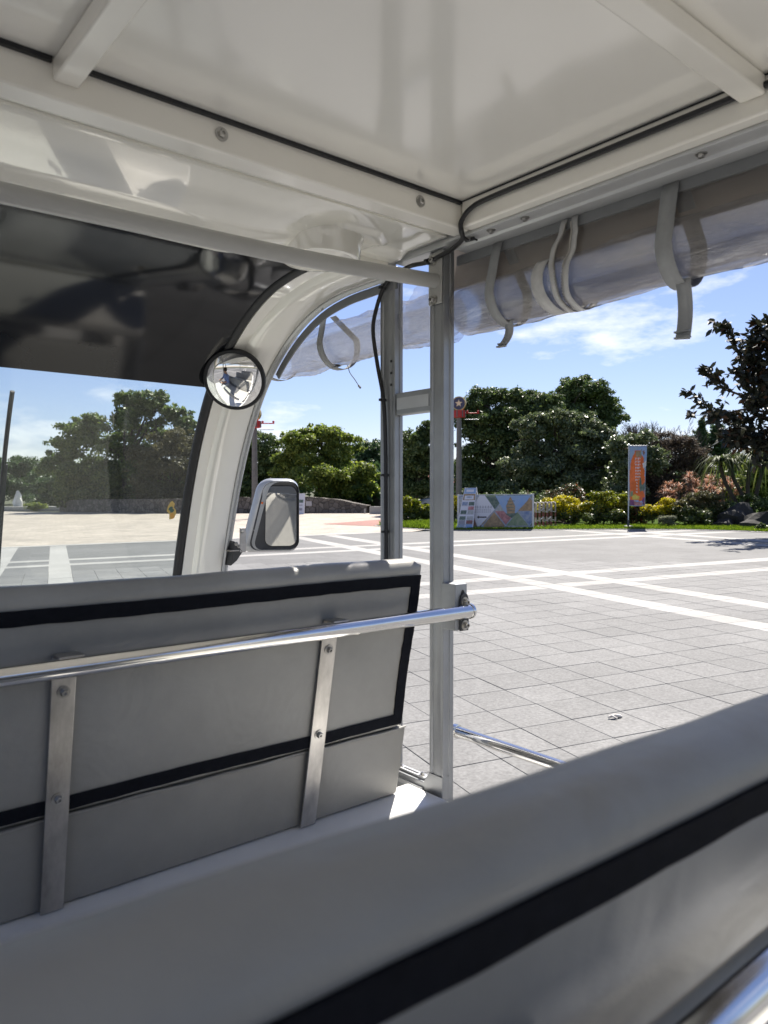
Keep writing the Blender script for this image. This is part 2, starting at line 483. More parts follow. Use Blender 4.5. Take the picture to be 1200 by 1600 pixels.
def paver_geo(mb, u, v, dz=0.0, tx=0.0, ty=0.0):
    a, b, t = 0.1985, 0.1962, 0.03
    vs = [(u + sx * a, v + sy * a, -t) for sx, sy in ((-1, -1), (1, -1), (1, 1), (-1, 1))]
    vs += [(u + sx * a, v + sy * a, -0.003 + dz) for sx, sy in ((-1, -1), (1, -1), (1, 1), (-1, 1))]
    vs += [(u + sx * b, v + sy * b, dz + sx * tx + sy * ty) for sx, sy in ((-1, -1), (1, -1), (1, 1), (-1, 1))]
    fs = [(8, 9, 10, 11)]
    for k in range(4):
        n = (k + 1) % 4
        fs += [(k, n, 4 + n, 4 + k), (4 + k, 4 + n, 8 + n, 8 + k)]
    mb.add(vs, fs)
pav = {}
for key, mm in (('g', S_grey), ('w', S_white)):
    for k in range(4):
        mb = MB(); paver_geo(mb, 0, 0, 0.0, random.uniform(-.0006, .0006), random.uniform(-.0006, .0006))
        me = bpy.data.meshes.new('paver')
        me.from_pydata(mb.v, [], mb.f); me.materials.append(mm)
        pav[key, k] = me
for (i, j, u, v, w) in tops:
    o = bpy.data.objects.new('paver', pav['w' if is_white(i, j) else 'g', random.randrange(4)])
    COL.objects.link(o); o.parent = plaza
    o.location = (u, v, random.uniform(-.001, .001))
    o.rotation_euler = (0, 0, random.uniform(-.003, .003))
st = MB()
for (i, j, u, v, w) in rest:
    n0 = len(st.f)
    paver_geo(st, u, v, random.uniform(-.001, .001), random.uniform(-.0005, .0005), random.uniform(-.0005, .0005))
    if is_white(i, j):
        for q in range(n0, len(st.f)): st.m[q] = 1
so = build('paver_field', st, [S_grey, S_white], plaza, fix=False)
so['kind'] = 'stuff'

# beige setts beyond the grey squares, a wedge of red paving, the lawn on the right
VB = V0 + BU_skip_v * T
bp = [(-120, VB), (11.0, VB), (12.3, 24.0), (13.2, 26.4), (16.6, 33), (17.5, 39.0), (16.9, 40.6), (9.9, 46.2), (7.2, 48.2), (-2.4, 62.4), (-14, 90), (-120, 90)]
mb = MB(); mb.add([(u, v, 0.0) for u, v in bp], [list(range(len(bp)))])
o = build('beige_plaza', mb, S_beige, fix=False); o.matrix_world = GM; tag(o, kind='structure')
mb = MB(); mb.box(-120, 11.0, VB + 0.004, VB + 0.404, -0.03, 0.006)
o = build('pale_edge_course', mb, S_whitej, fix=False); o.matrix_world = GM; tag(o, kind='structure')
mb = MB(); mb.prism([(10.3, 29.8, 0.004), (11.6, 26.2, 0.004), (12.6, 25.6, 0.004), (15.4, 31.5, 0.004), (14.2, 32.2, 0.004)], (0, 0, 0.004))
o = build('red_paving', mb, S_red); o.matrix_world = GM; tag(o, kind='structure')

LH = 0.035
lp = edge + [(90, -30), (90, 90), (17.5, 90), (17.5, 39), (16.5, 34), (13.4, 28.6)]
from mathutils.geometry import tessellate_polygon
mb = MB(); mb.add([(u, v, LH) for u, v in lp], tessellate_polygon([[Vector((u, v, 0)) for u, v in lp]]))
n_ = len(lp); mb.add([(u, v, -.03) for u, v in lp] + [(u, v, LH) for u, v in lp], [(i, (i + 1) % n_, n_ + (i + 1) % n_, n_ + i) for i in range(n_)])
o = build('lawn', mb, M_lawn); o.matrix_world = GM; tag(o, kind='structure')
# low pale kerb between paving and lawn
mb = MB()
for (a, b) in zip(edge[:-1], edge[1:]):
    a, b = Vector(a), Vector(b); n = Vector(((b - a).y, -(b - a).x)).normalized() * 0.13
    if n.x > 0: n = -n
    vs = [(*a, -0.02), (*b, -0.02), (*(b + n), -0.02), (*(a + n), -0.02), (*a, 0.022), (*b, 0.022), (*(b + n), 0.018), (*(a + n), 0.018)]
    mb.add(vs, [(4, 5, 6, 7), (2, 3, 7, 6), (0, 4, 7, 3), (1, 2, 6, 5)])
o = build('lawn_kerb', mb, S_white, fix=True); o.matrix_world = GM; tag(o, kind='structure')

# grass blades along the visible strip of lawn
M_grass = leaf_mat('grass_blade', (0.05, 0.10, 0.012), (0.20, 0.27, 0.04), 0.7, 0.4, 0.15)
def scatter_grass(n, reg, h):
    P = []
    while len(P) < n:
        u, v, d = reg()
        P.append((u, v))
    P = np.array(P)
    ang = rng.uniform(0, 2 * math.pi, n); hh = rng.uniform(0.4, 1.0, n) * h
    w = rng.uniform(0.006, 0.012, n)
    lean = rng.normal(0, 0.4, (n, 2)) * hh[:, None]
    base = np.array([list(uv(u, v, LH - 0.01)) for u, v in P])
    dx = np.stack([np.cos(ang) * w, np.sin(ang) * w, np.zeros(n)], 1)
    tip = base + np.concatenate([lean, hh[:, None]], 1)
    mid = base + np.concatenate([lean * 0.3, hh[:, None] * 0.55], 1)
    V = np.stack([base - dx, base + dx, mid + dx * .7, tip], 1).reshape(-1, 3)
    return V, np.arange(n * 4).reshape(-1, 4)
def edge_u(v):
    for (a, b) in zip(edge[:-1], edge[1:]):
        if b[1] <= v <= a[1]: return a[0] + (b[0] - a[0]) * (v - a[1]) / (b[1] - a[1])
    return 20.
def reg():
    v = random.uniform(9, 26.5); d = random.random() ** 1.5 * 4.5
    return edge_u(v) + d, v, d
V, Fq = scatter_grass(42000, reg, 0.10)
def reg2():
    v = random.uniform(23.5, 27); d = random.random() * 3
    return edge_u(v) + d, v, d
V2, F2 = scatter_grass(9000, reg2, 0.22)
me = np_mesh('grass', np.concatenate([V, V2]), np.concatenate([Fq, F2 + len(V)]), M_grass)
o = bpy.data.objects.new('grass', me); COL.objects.link(o)
tag(o, 'short green grass along the edge of the lawn', 'grass', kind='stuff')

# a scrap of litter on the paving
mb = MB()
p0 = Vector((4.30, 2.81, gz(4.3, 2.81)))
mb.tube([p0 + Vector(q) for q in ((-.05, .02, .012), (-.01, 0, .02), (.03, -.015, .012), (.05, -.02, .006))], [0.006, .012, .011, .004], 8)
mb.tube([p0 + Vector(q) for q in ((-.03, .03, .01), (-.035, .0, .022), (-.02, -.03, .008))], [.004, .008, .004], 6)
tag(build('litter', mb, mat('litter_paper', (0.7, 0.66, 0.6), 0.8, var=0.3, vscale=40), smooth=60, loc=p0), 'small crumpled pale scrap lying on the grey pavers', 'litter')
# ================================================================ the shuttle cart (authored relative to the camera point)
CM = Matrix.Translation((0, 0, H))
def CB(): return MB(CM)
XL, XR, XP = -0.40, 1.19, 1.20
cart = empty('shuttle_cart', (0.4, 0.3, gz(0.4, 0.3)), 'white open-sided shuttle cart with grey bench seats, the vehicle the view is taken from', 'shuttle cart')

def bolt(parent, c, axis, r=0.008, name='bolt', h=0.007):
    mb = CB()
    mb.lathe([(r * 1.35, 0), (r * 1.35, 0.0015), (0, 0.0016)], c, axis, 18)
    c = Vector(c); a = Vector(axis).normalized()
    mb.lathe([(r * 0.85, 0.001), (r * 0.85, h * 0.75), (r * 0.65, h), (r * 0.38, h), (r * 0.36, h * 0.6), (0, h * 0.6)], c, axis, 6 if name == 'bolt' else 14)
    return build(name, mb, M['bolt'], parent, smooth=35)

# ---- body, floor, wheels (mostly out of view)
mb = CB(); mb.box(XL, XR, -1.35, 1.345, -0.75, -0.69)
build('floor_deck', mb, M['deck'], cart, bevel=0.006)
mb = CB(); mb.box(XL + .02, XR - .02, 1.35, 2.3, -1.10, -1.05)
build('cab_floor', mb, M['deck'], cart)
for x0, x1 in ((XL - 0.03, XL + 0.012), (XR - 0.012, XR + 0.03)):
    mb = CB()
    prof = [(-1.38, -0.752), (-1.38, -1.22), (-1.05, -1.22), (-1.0, -1.02), (-.85, -.93), (-.65, -.93), (-.5, -1.02), (-.45, -1.22), (1.35, -1.22), (1.4, -1.02), (1.55, -.93), (1.75, -.93), (1.9, -1.02), (1.95, -1.22), (2.36, -1.22), (2.34, -0.90), (1.5, -0.90), (1.36, -0.752)]
    mb.prism([(x0, y, z) for y, z in prof], (x1 - x0, 0, 0))
    build('side_skirt', mb, M['white'], cart, bevel=0.006)
for y in (-.75, 1.65):
    for x, s in ((XL + .05, -1), (XR - .05, 1)):
        g = gz(x, y) - H
        mb = CB(); c = (x - s * 0.09, y, g + 0.26)
        mb.lathe([(.15, 0), (.23, .01), (.26, .04), (.26, .12), (.23, .16), (.15, .165)], c, (s, 0, 0), 32)
        w = build('wheel', mb, M['tyre'], cart, smooth=50)
        mb = CB(); mb.lathe([(.148, .02), (.148, .155), (.12, .15), (.05, .13), (.04, .165), (0, .17)], c, (s, 0, 0), 24)
        build('rim', mb, M['alu_light'], w, smooth=40)

# ---- windscreen profile (Y, Z) from the nose up into the roof
PR = [(2.40, -0.95), (2.385, -0.70), (2.35, -0.45), (2.295, -0.25), (2.255, -0.12), (2.203, 0.03), (2.14, 0.17), (2.06, 0.30), (1.965, 0.405), (1.85, 0.485), (1.73, 0.535), (1.61, 0.556), (1.50, 0.560), (1.40, 0.560)]
def spline(pts, per=6):
    P = [Vector(p) for p in pts]; o = []
    for i in range(len(P) - 1):
        a, b, c, d = P[max(i - 1, 0)], P[i], P[i + 1], P[min(i + 2, len(P) - 1)]
        for k in range(per):
            t = k / per
            o.append(0.5 * ((2 * b) + (c - a) * t + (2 * a - 5 * b + 4 * c - d) * t * t + (3 * b - a - 3 * c + d) * t ** 3))
    return o + [P[-1]]
PS = spline(PR, 6)
def normals(ps):
    ns = []
    for i in range(len(ps)):
        t = ps[min(i + 1, len(ps) - 1)] - ps[max(i - 1, 0)]
        n = Vector((-t.y, t.x)).normalized()   # points into the cabin (towards -Y / down)
        if n.x > 0 and n.y > 0: n = -n
        ns.append(n)
    # keep them consistent
    for i in range(1, len(ns)):
        if ns[i].dot(ns[i - 1]) < 0: ns[i] = -ns[i]
    return ns
PN = normals(PS)
if PN[0].x > 0: PN = [-n for n in PN]
def sweep(sec, i0, i1, close=True):
    """sec: (X, offset into cabin) list, swept along the profile"""
    mb = CB(); rows = []
    for p, n in list(zip(PS, PN))[i0:i1]:
        rows.append([(x, p.x + n.x * o, p.y + n.y * o) for x, o in sec])
    mb.grid(rows, close=close)
    if close:
        for r in (rows[0], rows[-1]): mb.add(r, [list(range(len(r)))])
    return mb
def idx_z(z): return min(range(len(PS)), key=lambda i: abs(PS[i].y - z) + (5 if PS[i].x < 1.6 else 0))
iB, iT, iS = idx_z(-0.46), idx_z(0.31), min(range(len(PS)), key=lambda i: abs(PS[i].x - 1.545))
WX0, WX1 = -0.235, 1.035
ws = build('windscreen', sweep([(WX0, 0.002), (WX1, 0.002), (WX1, -0.003), (WX0, -0.003)], iB, iT + 1), M['glass'], cart, smooth=60)
mb = sweep([(WX0, 0.0035), (WX1, 0.0035), (WX1, -0.0045), (WX0, -0.0045)], iT, iS + 1)
build('windscreen_band', mb, M['band'], cart, smooth=60)
for a, b in ((WX1 - 0.012, WX1 + 0.012), (WX0 - 0.012, WX0 + 0.012)):
    mb = sweep([(a, 0.004), (a + .006, 0.011), (b - .006, 0.012), (b, 0.004), (b, -0.008), (a, -0.008)], iB, iS + 1)
    build('windscreen_gasket', mb, M['rubber'], cart, smooth=50)
for s in (1, -1):
    X = (lambda v: v) if s == 1 else (lambda v: 0.8 - v)
    sec = [(X(1.047), 0.0), (X(1.047), 0.009), (X(1.078), 0.012), (X(1.088), 0.027), (X(1.10), 0.033), (X(1.162), 0.036), (X(1.174), 0.030), (X(1.174), -0.035), (X(1.047), -0.035)]
    build('cab_pillar', sweep(sec, 0, len(PS)), M['gelcoat'], cart, smooth=38)
    sec = [(X(1.175), 0.034), (X(1.180), 0.038), (X(1.188), 0.030), (X(1.193), 0.036), (X(1.199), 0.030), (X(1.199), -0.012), (X(1.175), -0.012)]
    tr = build('pillar_trim', sweep(sec, 0, len(PS)), M['alu_light'], cart, smooth=30)
    if s == 1:
        for (y, z) in ((1.715, 0.545), (2.165, 0.262), (2.304, -0.045)):
            k = min(range(len(PS)), key=lambda i: (PS[i].x - y) ** 2 + (PS[i].y - z) ** 2)
            p, n = PS[k], PN[k]
            c = (1.186, p.x + n.x * 0.032, p.y + n.y * 0.032)
            mb = CB(); mb.lathe([(.006, 0), (.0058, .002), (.003, .0038), (0, .0025)], c, (-0.25, n.x, n.y), 14)
            build('screw', mb, M['bolt'], tr, smooth=50)
# nose below the glass
mb = CB(); rows = []
for k, (y, z) in enumerate([(2.385, -.70), (2.42, -.9), (2.43, -1.1), (2.39, -1.2)]):
    rows.append([(x, y - 0.12 * max(0, abs(x - 0.4) - 0.5), z) for x in np.linspace(XL, XR, 12)])
mb.grid(rows)
build('nose_panel', mb, M['gelcoat'], cart, smooth=60, solid=0.02)
mb = CB(); mb.grid([[(x, p.x, p.y) for x in np.linspace(XL + .16, XR - .14, 6)] for p in [PS[0], PS[4], PS[8], PS[iB]]])
build('nose_upper', mb, M['gelcoat'], cart, smooth=60, solid=0.012)
mb = CB(); mb.prism([(XL + .04, 2.31, -.46), (XL + .04, 1.98, -.48), (XL + .04, 1.93, -.54), (XL + .04, 1.95, -.72), (XL + .04, 2.33, -.72)], (XR - XL - .08, 0, 0))
build('dashboard', mb, M['white'], cart, bevel=0.02, seg=3)
# steering wheel
mb = CB(); c = Vector((0.02, 1.80, -.33)); ax = Vector((0, -.62, .78)).normalized(); a = ax.orthogonal().normalized(); b = ax.cross(a)
mb.tube([c + (a * math.cos(q) + b * math.sin(q)) * .17 for q in np.linspace(0, 2 * math.pi, 33)], .013, 8, cap=False)
for q in (0.5, 2.6, 4.7): mb.tube([c - ax * .03, c + (a * math.cos(q) + b * math.sin(q)) * .165], .010, 8)
mb.tube([c - ax * .02, c - ax * .34], .022, 10)
build('steering_wheel', mb, M['darkplastic'], cart, smooth=60)
# wiper
mb = CB(); pts = []
for i in range(iB, iT + 1):
    if -.24 < PS[i].y < .27: pts.append((0.503, PS[i].x + 0.016 * -PN[i].x, PS[i].y - 0.016 * PN[i].y))
mb.tube(pts, .006, 6)
k = len(pts)
mb.tube([(0.508, p[1] + .012, p[2]) for p in pts[: k * 2 // 3]], .008, 6)
build('wiper', mb, M['rubber'], cart, smooth=60)
# sticker on the glass
k = min(range(len(PS)), key=lambda i: abs(PS[i].y + 0.037)); pk, nk = PS[k], PN[k]; tk = (PS[k + 1] - PS[k - 1]).normalized()
def onglass(dx, dz, o=0.0035): return (0.985 + dx, pk.x + tk.x * dz + nk.x * o, pk.y + tk.y * dz + nk.y * o)
mb = CB()
sh = [(-.006, .027), (.001, .031), (.009, .022), (.008, .010), (.016, .000), (.018, -.012), (.010, -.028), (-.002, -.030), (-.004, -.012), (-.014, -.002), (-.012, .014)]
mb.prism([onglass(x, z) for x, z in sh], (0, nk.x * .0006, nk.y * .0006), 0)
mb.prism([onglass(x * .6 - .001, z * .34 + .003, .0043) for x, z in sh], (0, nk.x * .0004, nk.y * .0004), 1)
mb.prism([onglass(x * .55 + .005, z * .33 - .018, .0043) for x, z in sh], (0, nk.x * .0004, nk.y * .0004), 2)
build('sticker', mb, [mat('sticker_ochre', (.55, .40, .13), .5), mat('sticker_green', (.07, .13, .11), .5), mat('sticker_orange', (.62, .33, .08), .5)], ws)

# ---- roof
mb = CB(); mb.box(XL + .05, 1.14, -1.6, 1.125, 0.615, 0.635)
build('ceiling_panel', mb, M['ceiling'], cart)
mb = CB(); mb.box(XL - .10, 1.30, -1.70, 1.32, 0.642, 0.68)
build('roof_shell', mb, M['gelcoat'], cart, bevel=0.015, seg=3)
mb = CB(); mb.box(1.287, 1.2995, -1.69, 1.315, 0.492, 0.6415)
build('roof_fascia', mb, mat('beige_fascia', (.50, .43, .37), .5, var=.1), cart, bevel=.003)
mb = CB(); rows = []
for p, n in list(zip(PS, PN))[iT + 2:]:
    rows.append([(x, p.x - n.x * .07, p.y - n.y * .07) for x in (XL - .03, 0, .8, XR + .03)])
rows.append([(x, 1.18, 0.66) for x in (XL - .03, 0, .8, XR + .03)])
mb.grid(rows)
build('roof_front', mb, M['gelcoat'], cart, smooth=60, solid=0.015)
for nme, b in (('roof_beam', (XL, 1.20, 1.125, 1.172, 0.560, 0.641)), ('roof_beam', (1.14, 1.192, -1.6, 1.122, 0.560, 0.641)), ('roof_beam', (XL, XL + .06, -1.6, 1.122, 0.560, 0.641)), ('roof_beam', (XL, 1.20, -1.65, -1.605, 0.560, 0.641))):
    mb = CB(); mb.box(*b); build(nme, mb, M['white'], cart, bevel=0.005, seg=3)
for nme, b in (('roof_rib', (0.325, 0.361, -1.6, 1.1235, 0.583, 0.6135)), ('roof_rib', (XL + .06, 1.1385, 0.500, 0.538, 0.585, 0.6145)), ('roof_rib', (XL + .06, 1.1385, -.52, -.48, 0.585, 0.6145))):
    mb = CB(); mb.box(*b); build(nme, mb, M['white'], cart, bevel=0.004, seg=3)
for b in ((XL + .06, 1.1385, 1.1175, 1.1245, 0.6085, 0.6145), ):
    mb = CB()
    mb.box(XL + .06, 0.3235, 1.117, 1.1245, 0.6075, 0.6145); mb.box(0.3625, 1.1385, 1.117, 1.1245, 0.6085, 0.6145)
    build('ceiling_seal', mb, M['rubber'], cart)
mb = CB(); mb.box(1.1375, 1.1395, -1.55, 1.116, 0.6125, 0.6146); build('ceiling_seal', mb, M['rubber'], cart)
for x in (0.588, 1.027, 0.15, -.25):
    bolt(cart, (x, 1.1245, 0.589), (0, -1, 0), 0.0085)
# aluminium curtain track under the right roof beam
mb = CB(); mb.prism([(1.165, -1.6, .5595), (1.165, -1.6, .553), (1.20, -1.6, .553), (1.204, -1.6, .548), (1.236, -1.6, .546), (1.244, -1.6, .552), (1.244, -1.6, .60), (1.193, -1.6, .60), (1.193, -1.6, .5595)], (0, 2.8, 0))
trk = build('curtain_track', mb, M['alu_light'], cart, bevel=0.0015, seg=2)
for y in (1.135, 1.075, .985, .62): bolt(trk, (1.181, y, 0.553), (0, 0, -1), 0.007)
# under-side corner piece where beams and post meet
mb = CB(); mb.box(1.193, 1.236, 1.201, 1.40, 0.5605, 0.60); build('corner_plate', mb, M['alu_light'], cart, bevel=0.003)

# front moulding above the glass with a round boss
bx, by, br_ = 0.965, 1.385, 0.088
def mz(x, y):
    t = (y - 1.172) / 0.39
    def ss(a): a = max(0.0, min(1.0, a)); return a * a * (3 - 2 * a)
    z = 0.5835 - 0.004 * t
    if y > 1.213: z -= 0.004
    wx = 1 - ss((x - .72) / .32)
    z -= wx * (0.27 * (min(y, 1.42) - 1.2) if y > 1.2 else 0) - wx * max(0, y - 1.42) * 0.4
    z -= 0.012 * ss((y - 1.34) / 0.035)
    # chevron pad beside the boss
    z -= 0.008 * ss((0.052 - max(0, x - 1.05) * 0.8 - abs(y - 1.33)) / 0.014) * ss((x - bx + .03) / .02)
    return z
mb = CB(); rows = []
xs = [XL + .02, -.2, 0, .2, .4, .6] + list(np.linspace(.65, 1.187, 62))
ys = sorted(set([1.1735, 1.2125, 1.2135] + [round(v, 4) for v in np.linspace(1.18, 1.56, 60)]))
for y in ys: rows.append([(x, y, mz(x, y)) for x in xs])
mb.grid(rows)
mo = build('front_moulding', mb, M['gelcoat'], cart, smooth=50, solid=0.004)
mb = CB(); mb.lathe([(br_ + .012, 0.012), (br_ + .004, -0.004), (br_, -0.036), (br_ - .003, -0.040), (br_ - .012, -0.041), (br_ - .017, -0.036), (br_ - .030, -0.030), (br_ - .036, -0.030), (br_ - .042, -0.034), (0, -0.034)], (bx, by, mz(bx, by) + .002), (0, 0, 1), 48)
build('moulding_boss', mb, M['gelcoat'], mo, smooth=40)

# cross tube behind the cab
tp = [(XL + .01, 1.257, .452), (-.1, 1.257, .455), (.3, 1.257, .459), (.8, 1.257, .468), (1.1, 1.257, .484), (1.197, 1.257, .490)]
mb = CB(); mb.tube([(p.x, p.y, p.z) for p in spline(tp, 5)], 0.0165, 18)
tb = build('cross_tube', mb, M['tubepaint'], cart, smooth=60)
mb = CB(); mb.box(1.1945, 1.1992, 1.2372, 1.281, 0.437, 0.553); build('end_plate', mb, M['tubepaint'], tb, bevel=0.006, seg=3)
for z in (.537, .447): bolt(tb, (1.1944, 1.262, z), (-1, 0, 0), 0.0085, h=.012)

# ---- aluminium posts
def post(x0, x1, y0, y1, z0, z1, flip=False):
    w, d, g = x1 - x0, y1 - y0, 0.0028
    # section walked round; grooves on the inner and rear faces
    s = [(0, 0), (w * .36, 0), (w * .40, g), (w * .62, g), (w * .66, 0), (w, 0), (w, d), (0, d), (0, d * .86), (g, d * .80), (g, d * .72), (0.0008, d * .66), (0.0008, d * .3), (g * .6, d * .24), (g * .6, d * .18), (0, d * .12)]
    mb = CB(); mb.prism([((x0 + a) if not flip else (x1 - a), y0 + b, z0) for a, b in s], (0, 0, z1 - z0))
    return build('post', mb, M['alu'], cart, bevel=0.0008, seg=1)
p2 = post(1.20, 1.2335, 1.235, 1.281, -0.75, 0.5600)
p1 = post(1.20, 1.2265, 1.406, 1.462, -0.75, 0.5600)
for x0, x1 in ((-.434, -.401),):
    post(x0, x1, 1.235, 1.281, -.75, .56, True); post(x0, x1, 1.406, 1.462, -.75, .56, True)
    post(x0, x1, -.60, -.555, -.75, .56, True)
post(1.20, 1.2335, -.60, -.555, -.75, .56)
mb = CB(); mb.box(1.203, 1.228, 1.2815, 1.4055, .196, .250)
xb = build('post_brace', mb, M['alu'], cart, bevel=0.003)
mb = CB(); mb.box(1.2012, 1.2028, 1.287, 1.400, .209, .237); build('brace_inset', mb, M['alu_light'], xb)
for zz in (.330, .301, .272):
    mb = CB(); mb.lathe([(.0035, 0), (.0035, .001), (0, .001)], (1.2005, 1.420, zz), (-1, 0, 0), 10); build('rivet_hole', mb, M['rubber'], p1)
# mitred sill rail running forward from the post foot
mb = CB(); mb.prism([(1.199, 1.30, -.748), (1.199, 1.30, -.678), (1.228, 1.30, -.672), (1.2335, 1.30, -.678), (1.2335, 1.30, -.748)], (0, .62, 0))
sr = build('sill_rail', mb, M['alu'], cart, bevel=0.0015)
mb = CB(); mb.add([(1.1985, 1.236, -.748), (1.1985, 1.30, -.748), (1.1985, 1.30, -.678), (1.1985, 1.281, -.650), (1.2335, 1.236, -.748), (1.2335, 1.30, -.748), (1.2335, 1.30, -.678), (1.2335, 1.281, -.650), (1.1985, 1.236, -.650), (1.2335, 1.236, -.650)], [(0, 1, 2, 3, 8), (4, 9, 7, 6, 5), (2, 6, 7, 3), (0, 8, 9, 4)])
build('foot_gusset', mb, M['alu'], p2, bevel=0.001)
mb = CB(); mb.box(1.1935, 1.1985, 1.30, 1.92, -.700, -.690); build('rail_lip', mb, M['alu_light'], sr)
mb = CB(); mb.box(1.206, 1.222, 1.305, 1.50, -.6755, -.6705); build('rail_cap', mb, M['alu_light'], sr, bevel=.001)
mb = CB(); mb.box(1.212, 1.2165, 1.335, 1.385, -.6705, -.6690); build('slot', mb, M['darkplastic'], sr)
for y in (1.32, 1.40): bolt(sr, (1.214, y, -.6704), (0, 0, 1), .0065)
# outside guard tube
mb = CB(); mb.tube([(1.270, 1.290, -.575), (1.284, 1.312, -.575), (1.294, 1.316, -.575), (1.30, 1.300, -.575), (1.30, .9, -.575), (1.30, -.3, -.575), (1.288, -.36, -.575), (1.2335, -.58, -.575)], .0132, 16)
mb.tube([(1.234, 1.262, -.575), (1.272, 1.292, -.575)], .011, 10)
gt = build('guard_tube', mb, M['chrome'], cart, smooth=60)
mb = CB(); mb.lathe([(.0133, 0), (.0165, .001), (.0165, .014), (.0133, .015)], (1.30, 1.300, -.575), (0, -1, 0), 20); build('collar', mb, M['chrome'], gt, smooth=40)

# ---- benches
def bplane(z, dy=0.0): return 1.169 - 0.194 * z + dy      # rear face of a backrest
def bench(dy, brackets, xr=1.12, rail_end=1.232, wav=0, ZT=-0.138, sag=0.0, sw=.0245):
    xl = -.33
    def S(x, t, z): return (x, bplane(z, dy) + t, z + sag * (1 - (x / .45)) * max(0, min(1, (z + .35) / .2)))
    # backrest pad: rounded slab leaning back, built as rings along X
    mb = CB()
    ztop, zbot, th, rr = ZT, -0.522, 0.078, 0.037
    sec = []
    def arc(cx, cz, r, a0, a1, n=7):
        return [(cx + r * math.cos(R(a0 + (a1 - a0) * k / n)), cz + r * math.sin(R(a0 + (a1 - a0) * k / n))) for k in range(n + 1)]
    sec = arc(rr - .004, ztop - rr, rr, 180, 90) + arc(th - rr, ztop - rr, rr, 90, 0) + arc(th - .03, zbot + .03, .03, 0, -90, 5) + arc(.016, zbot + .016, .016, -90, -180, 4)
    n = len(sec); rows = []
    X = [xl, xl + .004, xl + .014, xl + .03, xl + .045] + list(np.linspace(xl + .08, xr - .08, 40)) + [xr - .045, xr - .03, xr - .014, xr - .004, xr]
    for x in X:
        e = min(x - xl, xr - x); k = 0 if e >= .045 else .045 - math.sqrt(max(0, .045 ** 2 - (.045 - e) ** 2))
        row = []
        for (t, z) in sec:
            tt = min(max(t, k * .7), th - k * .7); zz = min(z, ztop - k); zz = max(zz, zbot + k * .4)
            zz += 0.0012 * math.sin(x * 9 + wav) * (1 if z > -.3 else 0) + 0.0006 * math.sin(x * 31 + 2 * wav) * (1 if z > -.3 else 0)
            row.append(S(x, tt, zz))
        rows.append(row)
    mb.grid(rows, close=True)
    for r_ in (rows[0], rows[-1]): mb.add(r_, [list(range(n))])
    sb = build('seat_back', mb, M['vinylseat'], cart, smooth=60)
    # black webbing round the rear panel
    def strip(pts, w, vertical):
        mb = CB(); rws = []
        m = len(pts)
        for k, (x, z) in enumerate(pts):
            j = 0.0005 * math.sin(k * 1.7 + dy * 3 + wav) + random.uniform(-.0004, .0004)
            if vertical: q = [(x - w / 2 + j, z), (x + w / 2 - j * .5, z)]
            else: q = [(x, z - w / 2 + j), (x, z + w / 2 + j * .4)]
            rws.append([S(q[0][0], -.0005, q[0][1]), S(q[0][0], -.0036, q[0][1]), S(q[1][0], -.0036, q[1][1]), S(q[1][0], -.0005, q[1][1])])
        mb.grid(rws)
        return build('edge_webbing', mb, M['black'], sb, smooth=30)
    xs_ = np.linspace(xl + .02, xr - .021, 60)
    strip([(x, -.1835 + 0.001 * math.sin(x * 9 + wav)) for x in xs_], sw, False)
    strip([(x, -.4995 + .001 * math.sin(x * 13)) for x in xs_], .0235, False)
    strip([(xr - .034 + .002 * math.sin(z * 20), z) for z in np.linspace(-.1962, -.4885, 30)], .025, True)
    # lower panel down to the deck
    mb = CB(); mb.add([S(xl, .004, -.524), S(xr + .002, .004, -.524), S(xr + .002, .004, -.688), S(xl, .004, -.688), S(xl, .075, -.524), S(xr + .002, .075, -.524), S(xr + .002, .075, -.688), S(xl, .075, -.688)], [(0, 1, 2, 3), (4, 7, 6, 5), (0, 4, 5, 1), (3, 2, 6, 7), (1, 5, 6, 2), (0, 3, 7, 4)])
    lo = build('back_panel', mb, M['seatpanel'], cart, bevel=.006, seg=2)
    mb = CB(); mb.tube([S(x, .004 + .0015 * math.sin(x * 17), -.5245 + .0012 * math.sin(x * 40)) for x in np.linspace(xl, xr, 50)], .0022, 6)
    build('seam', mb, M['vinylseat'], lo, smooth=60)
    mb = CB(); mb.box(xl, xr, bplane(-.6, dy) + .11, bplane(-.6, dy) + .56, -.689, -.575)
    build('seat_cushion', mb, M['cushion'], cart, bevel=.03, seg=4)
    # grab rail on two flat brackets
    ry, rz = bplane(-.26, dy) - .040, -.261
    mb = CB(); mb.tube([(xl - .02, ry, rz), (rail_end - .004, ry, rz)], .0155, 20)
    mb.lathe([(.0155, 0), (.0175, .0005), (.0175, .006), (.015, .008), (0, .0082)], (rail_end - .005, ry, rz), (1, 0, 0), 20)
    rl = build('grab_rail', mb, M['chrome'], cart, smooth=50)
    for bx_ in brackets:
        mb = CB(); w = .0185
        z0, z1 = -.247, -.687
        vs = []
        for x in (bx_ - w, bx_ + w):
            vs += [S(x, -.0045, z0), S(x, -.0085, z0 - .004), S(x, -.0085, z1), S(x, -.0045, z1)]
        mb.add(vs, [(0, 1, 5, 4), (1, 2, 6, 5), (2, 3, 7, 6), (3, 0, 4, 7), (0, 3, 2, 1), (4, 5, 6, 7)])
        mb.box(bx_ - w, bx_ + w, ry - .004, bplane(-.247, dy) - .0046, -.2475, -.2435)
        bk = build('rail_bracket', mb, M['steel'], rl, bevel=.0012, seg=2)
        for z in (-.307, -.486): bolt(rl, S(bx_, -.0087, z), (0, -1, -.19), .0075, h=.008)
    return sb, rl
b1, r1 = bench(0.0, (.361, .868, -.16))
b2, r2_ = bench(-1.0, (.255, .86, -.2), wav=1.3, ZT=-.146, sag=.011, sw=.021)
b3, r3_ = bench(-2.0, (.361, .868, -.16), wav=2.1)
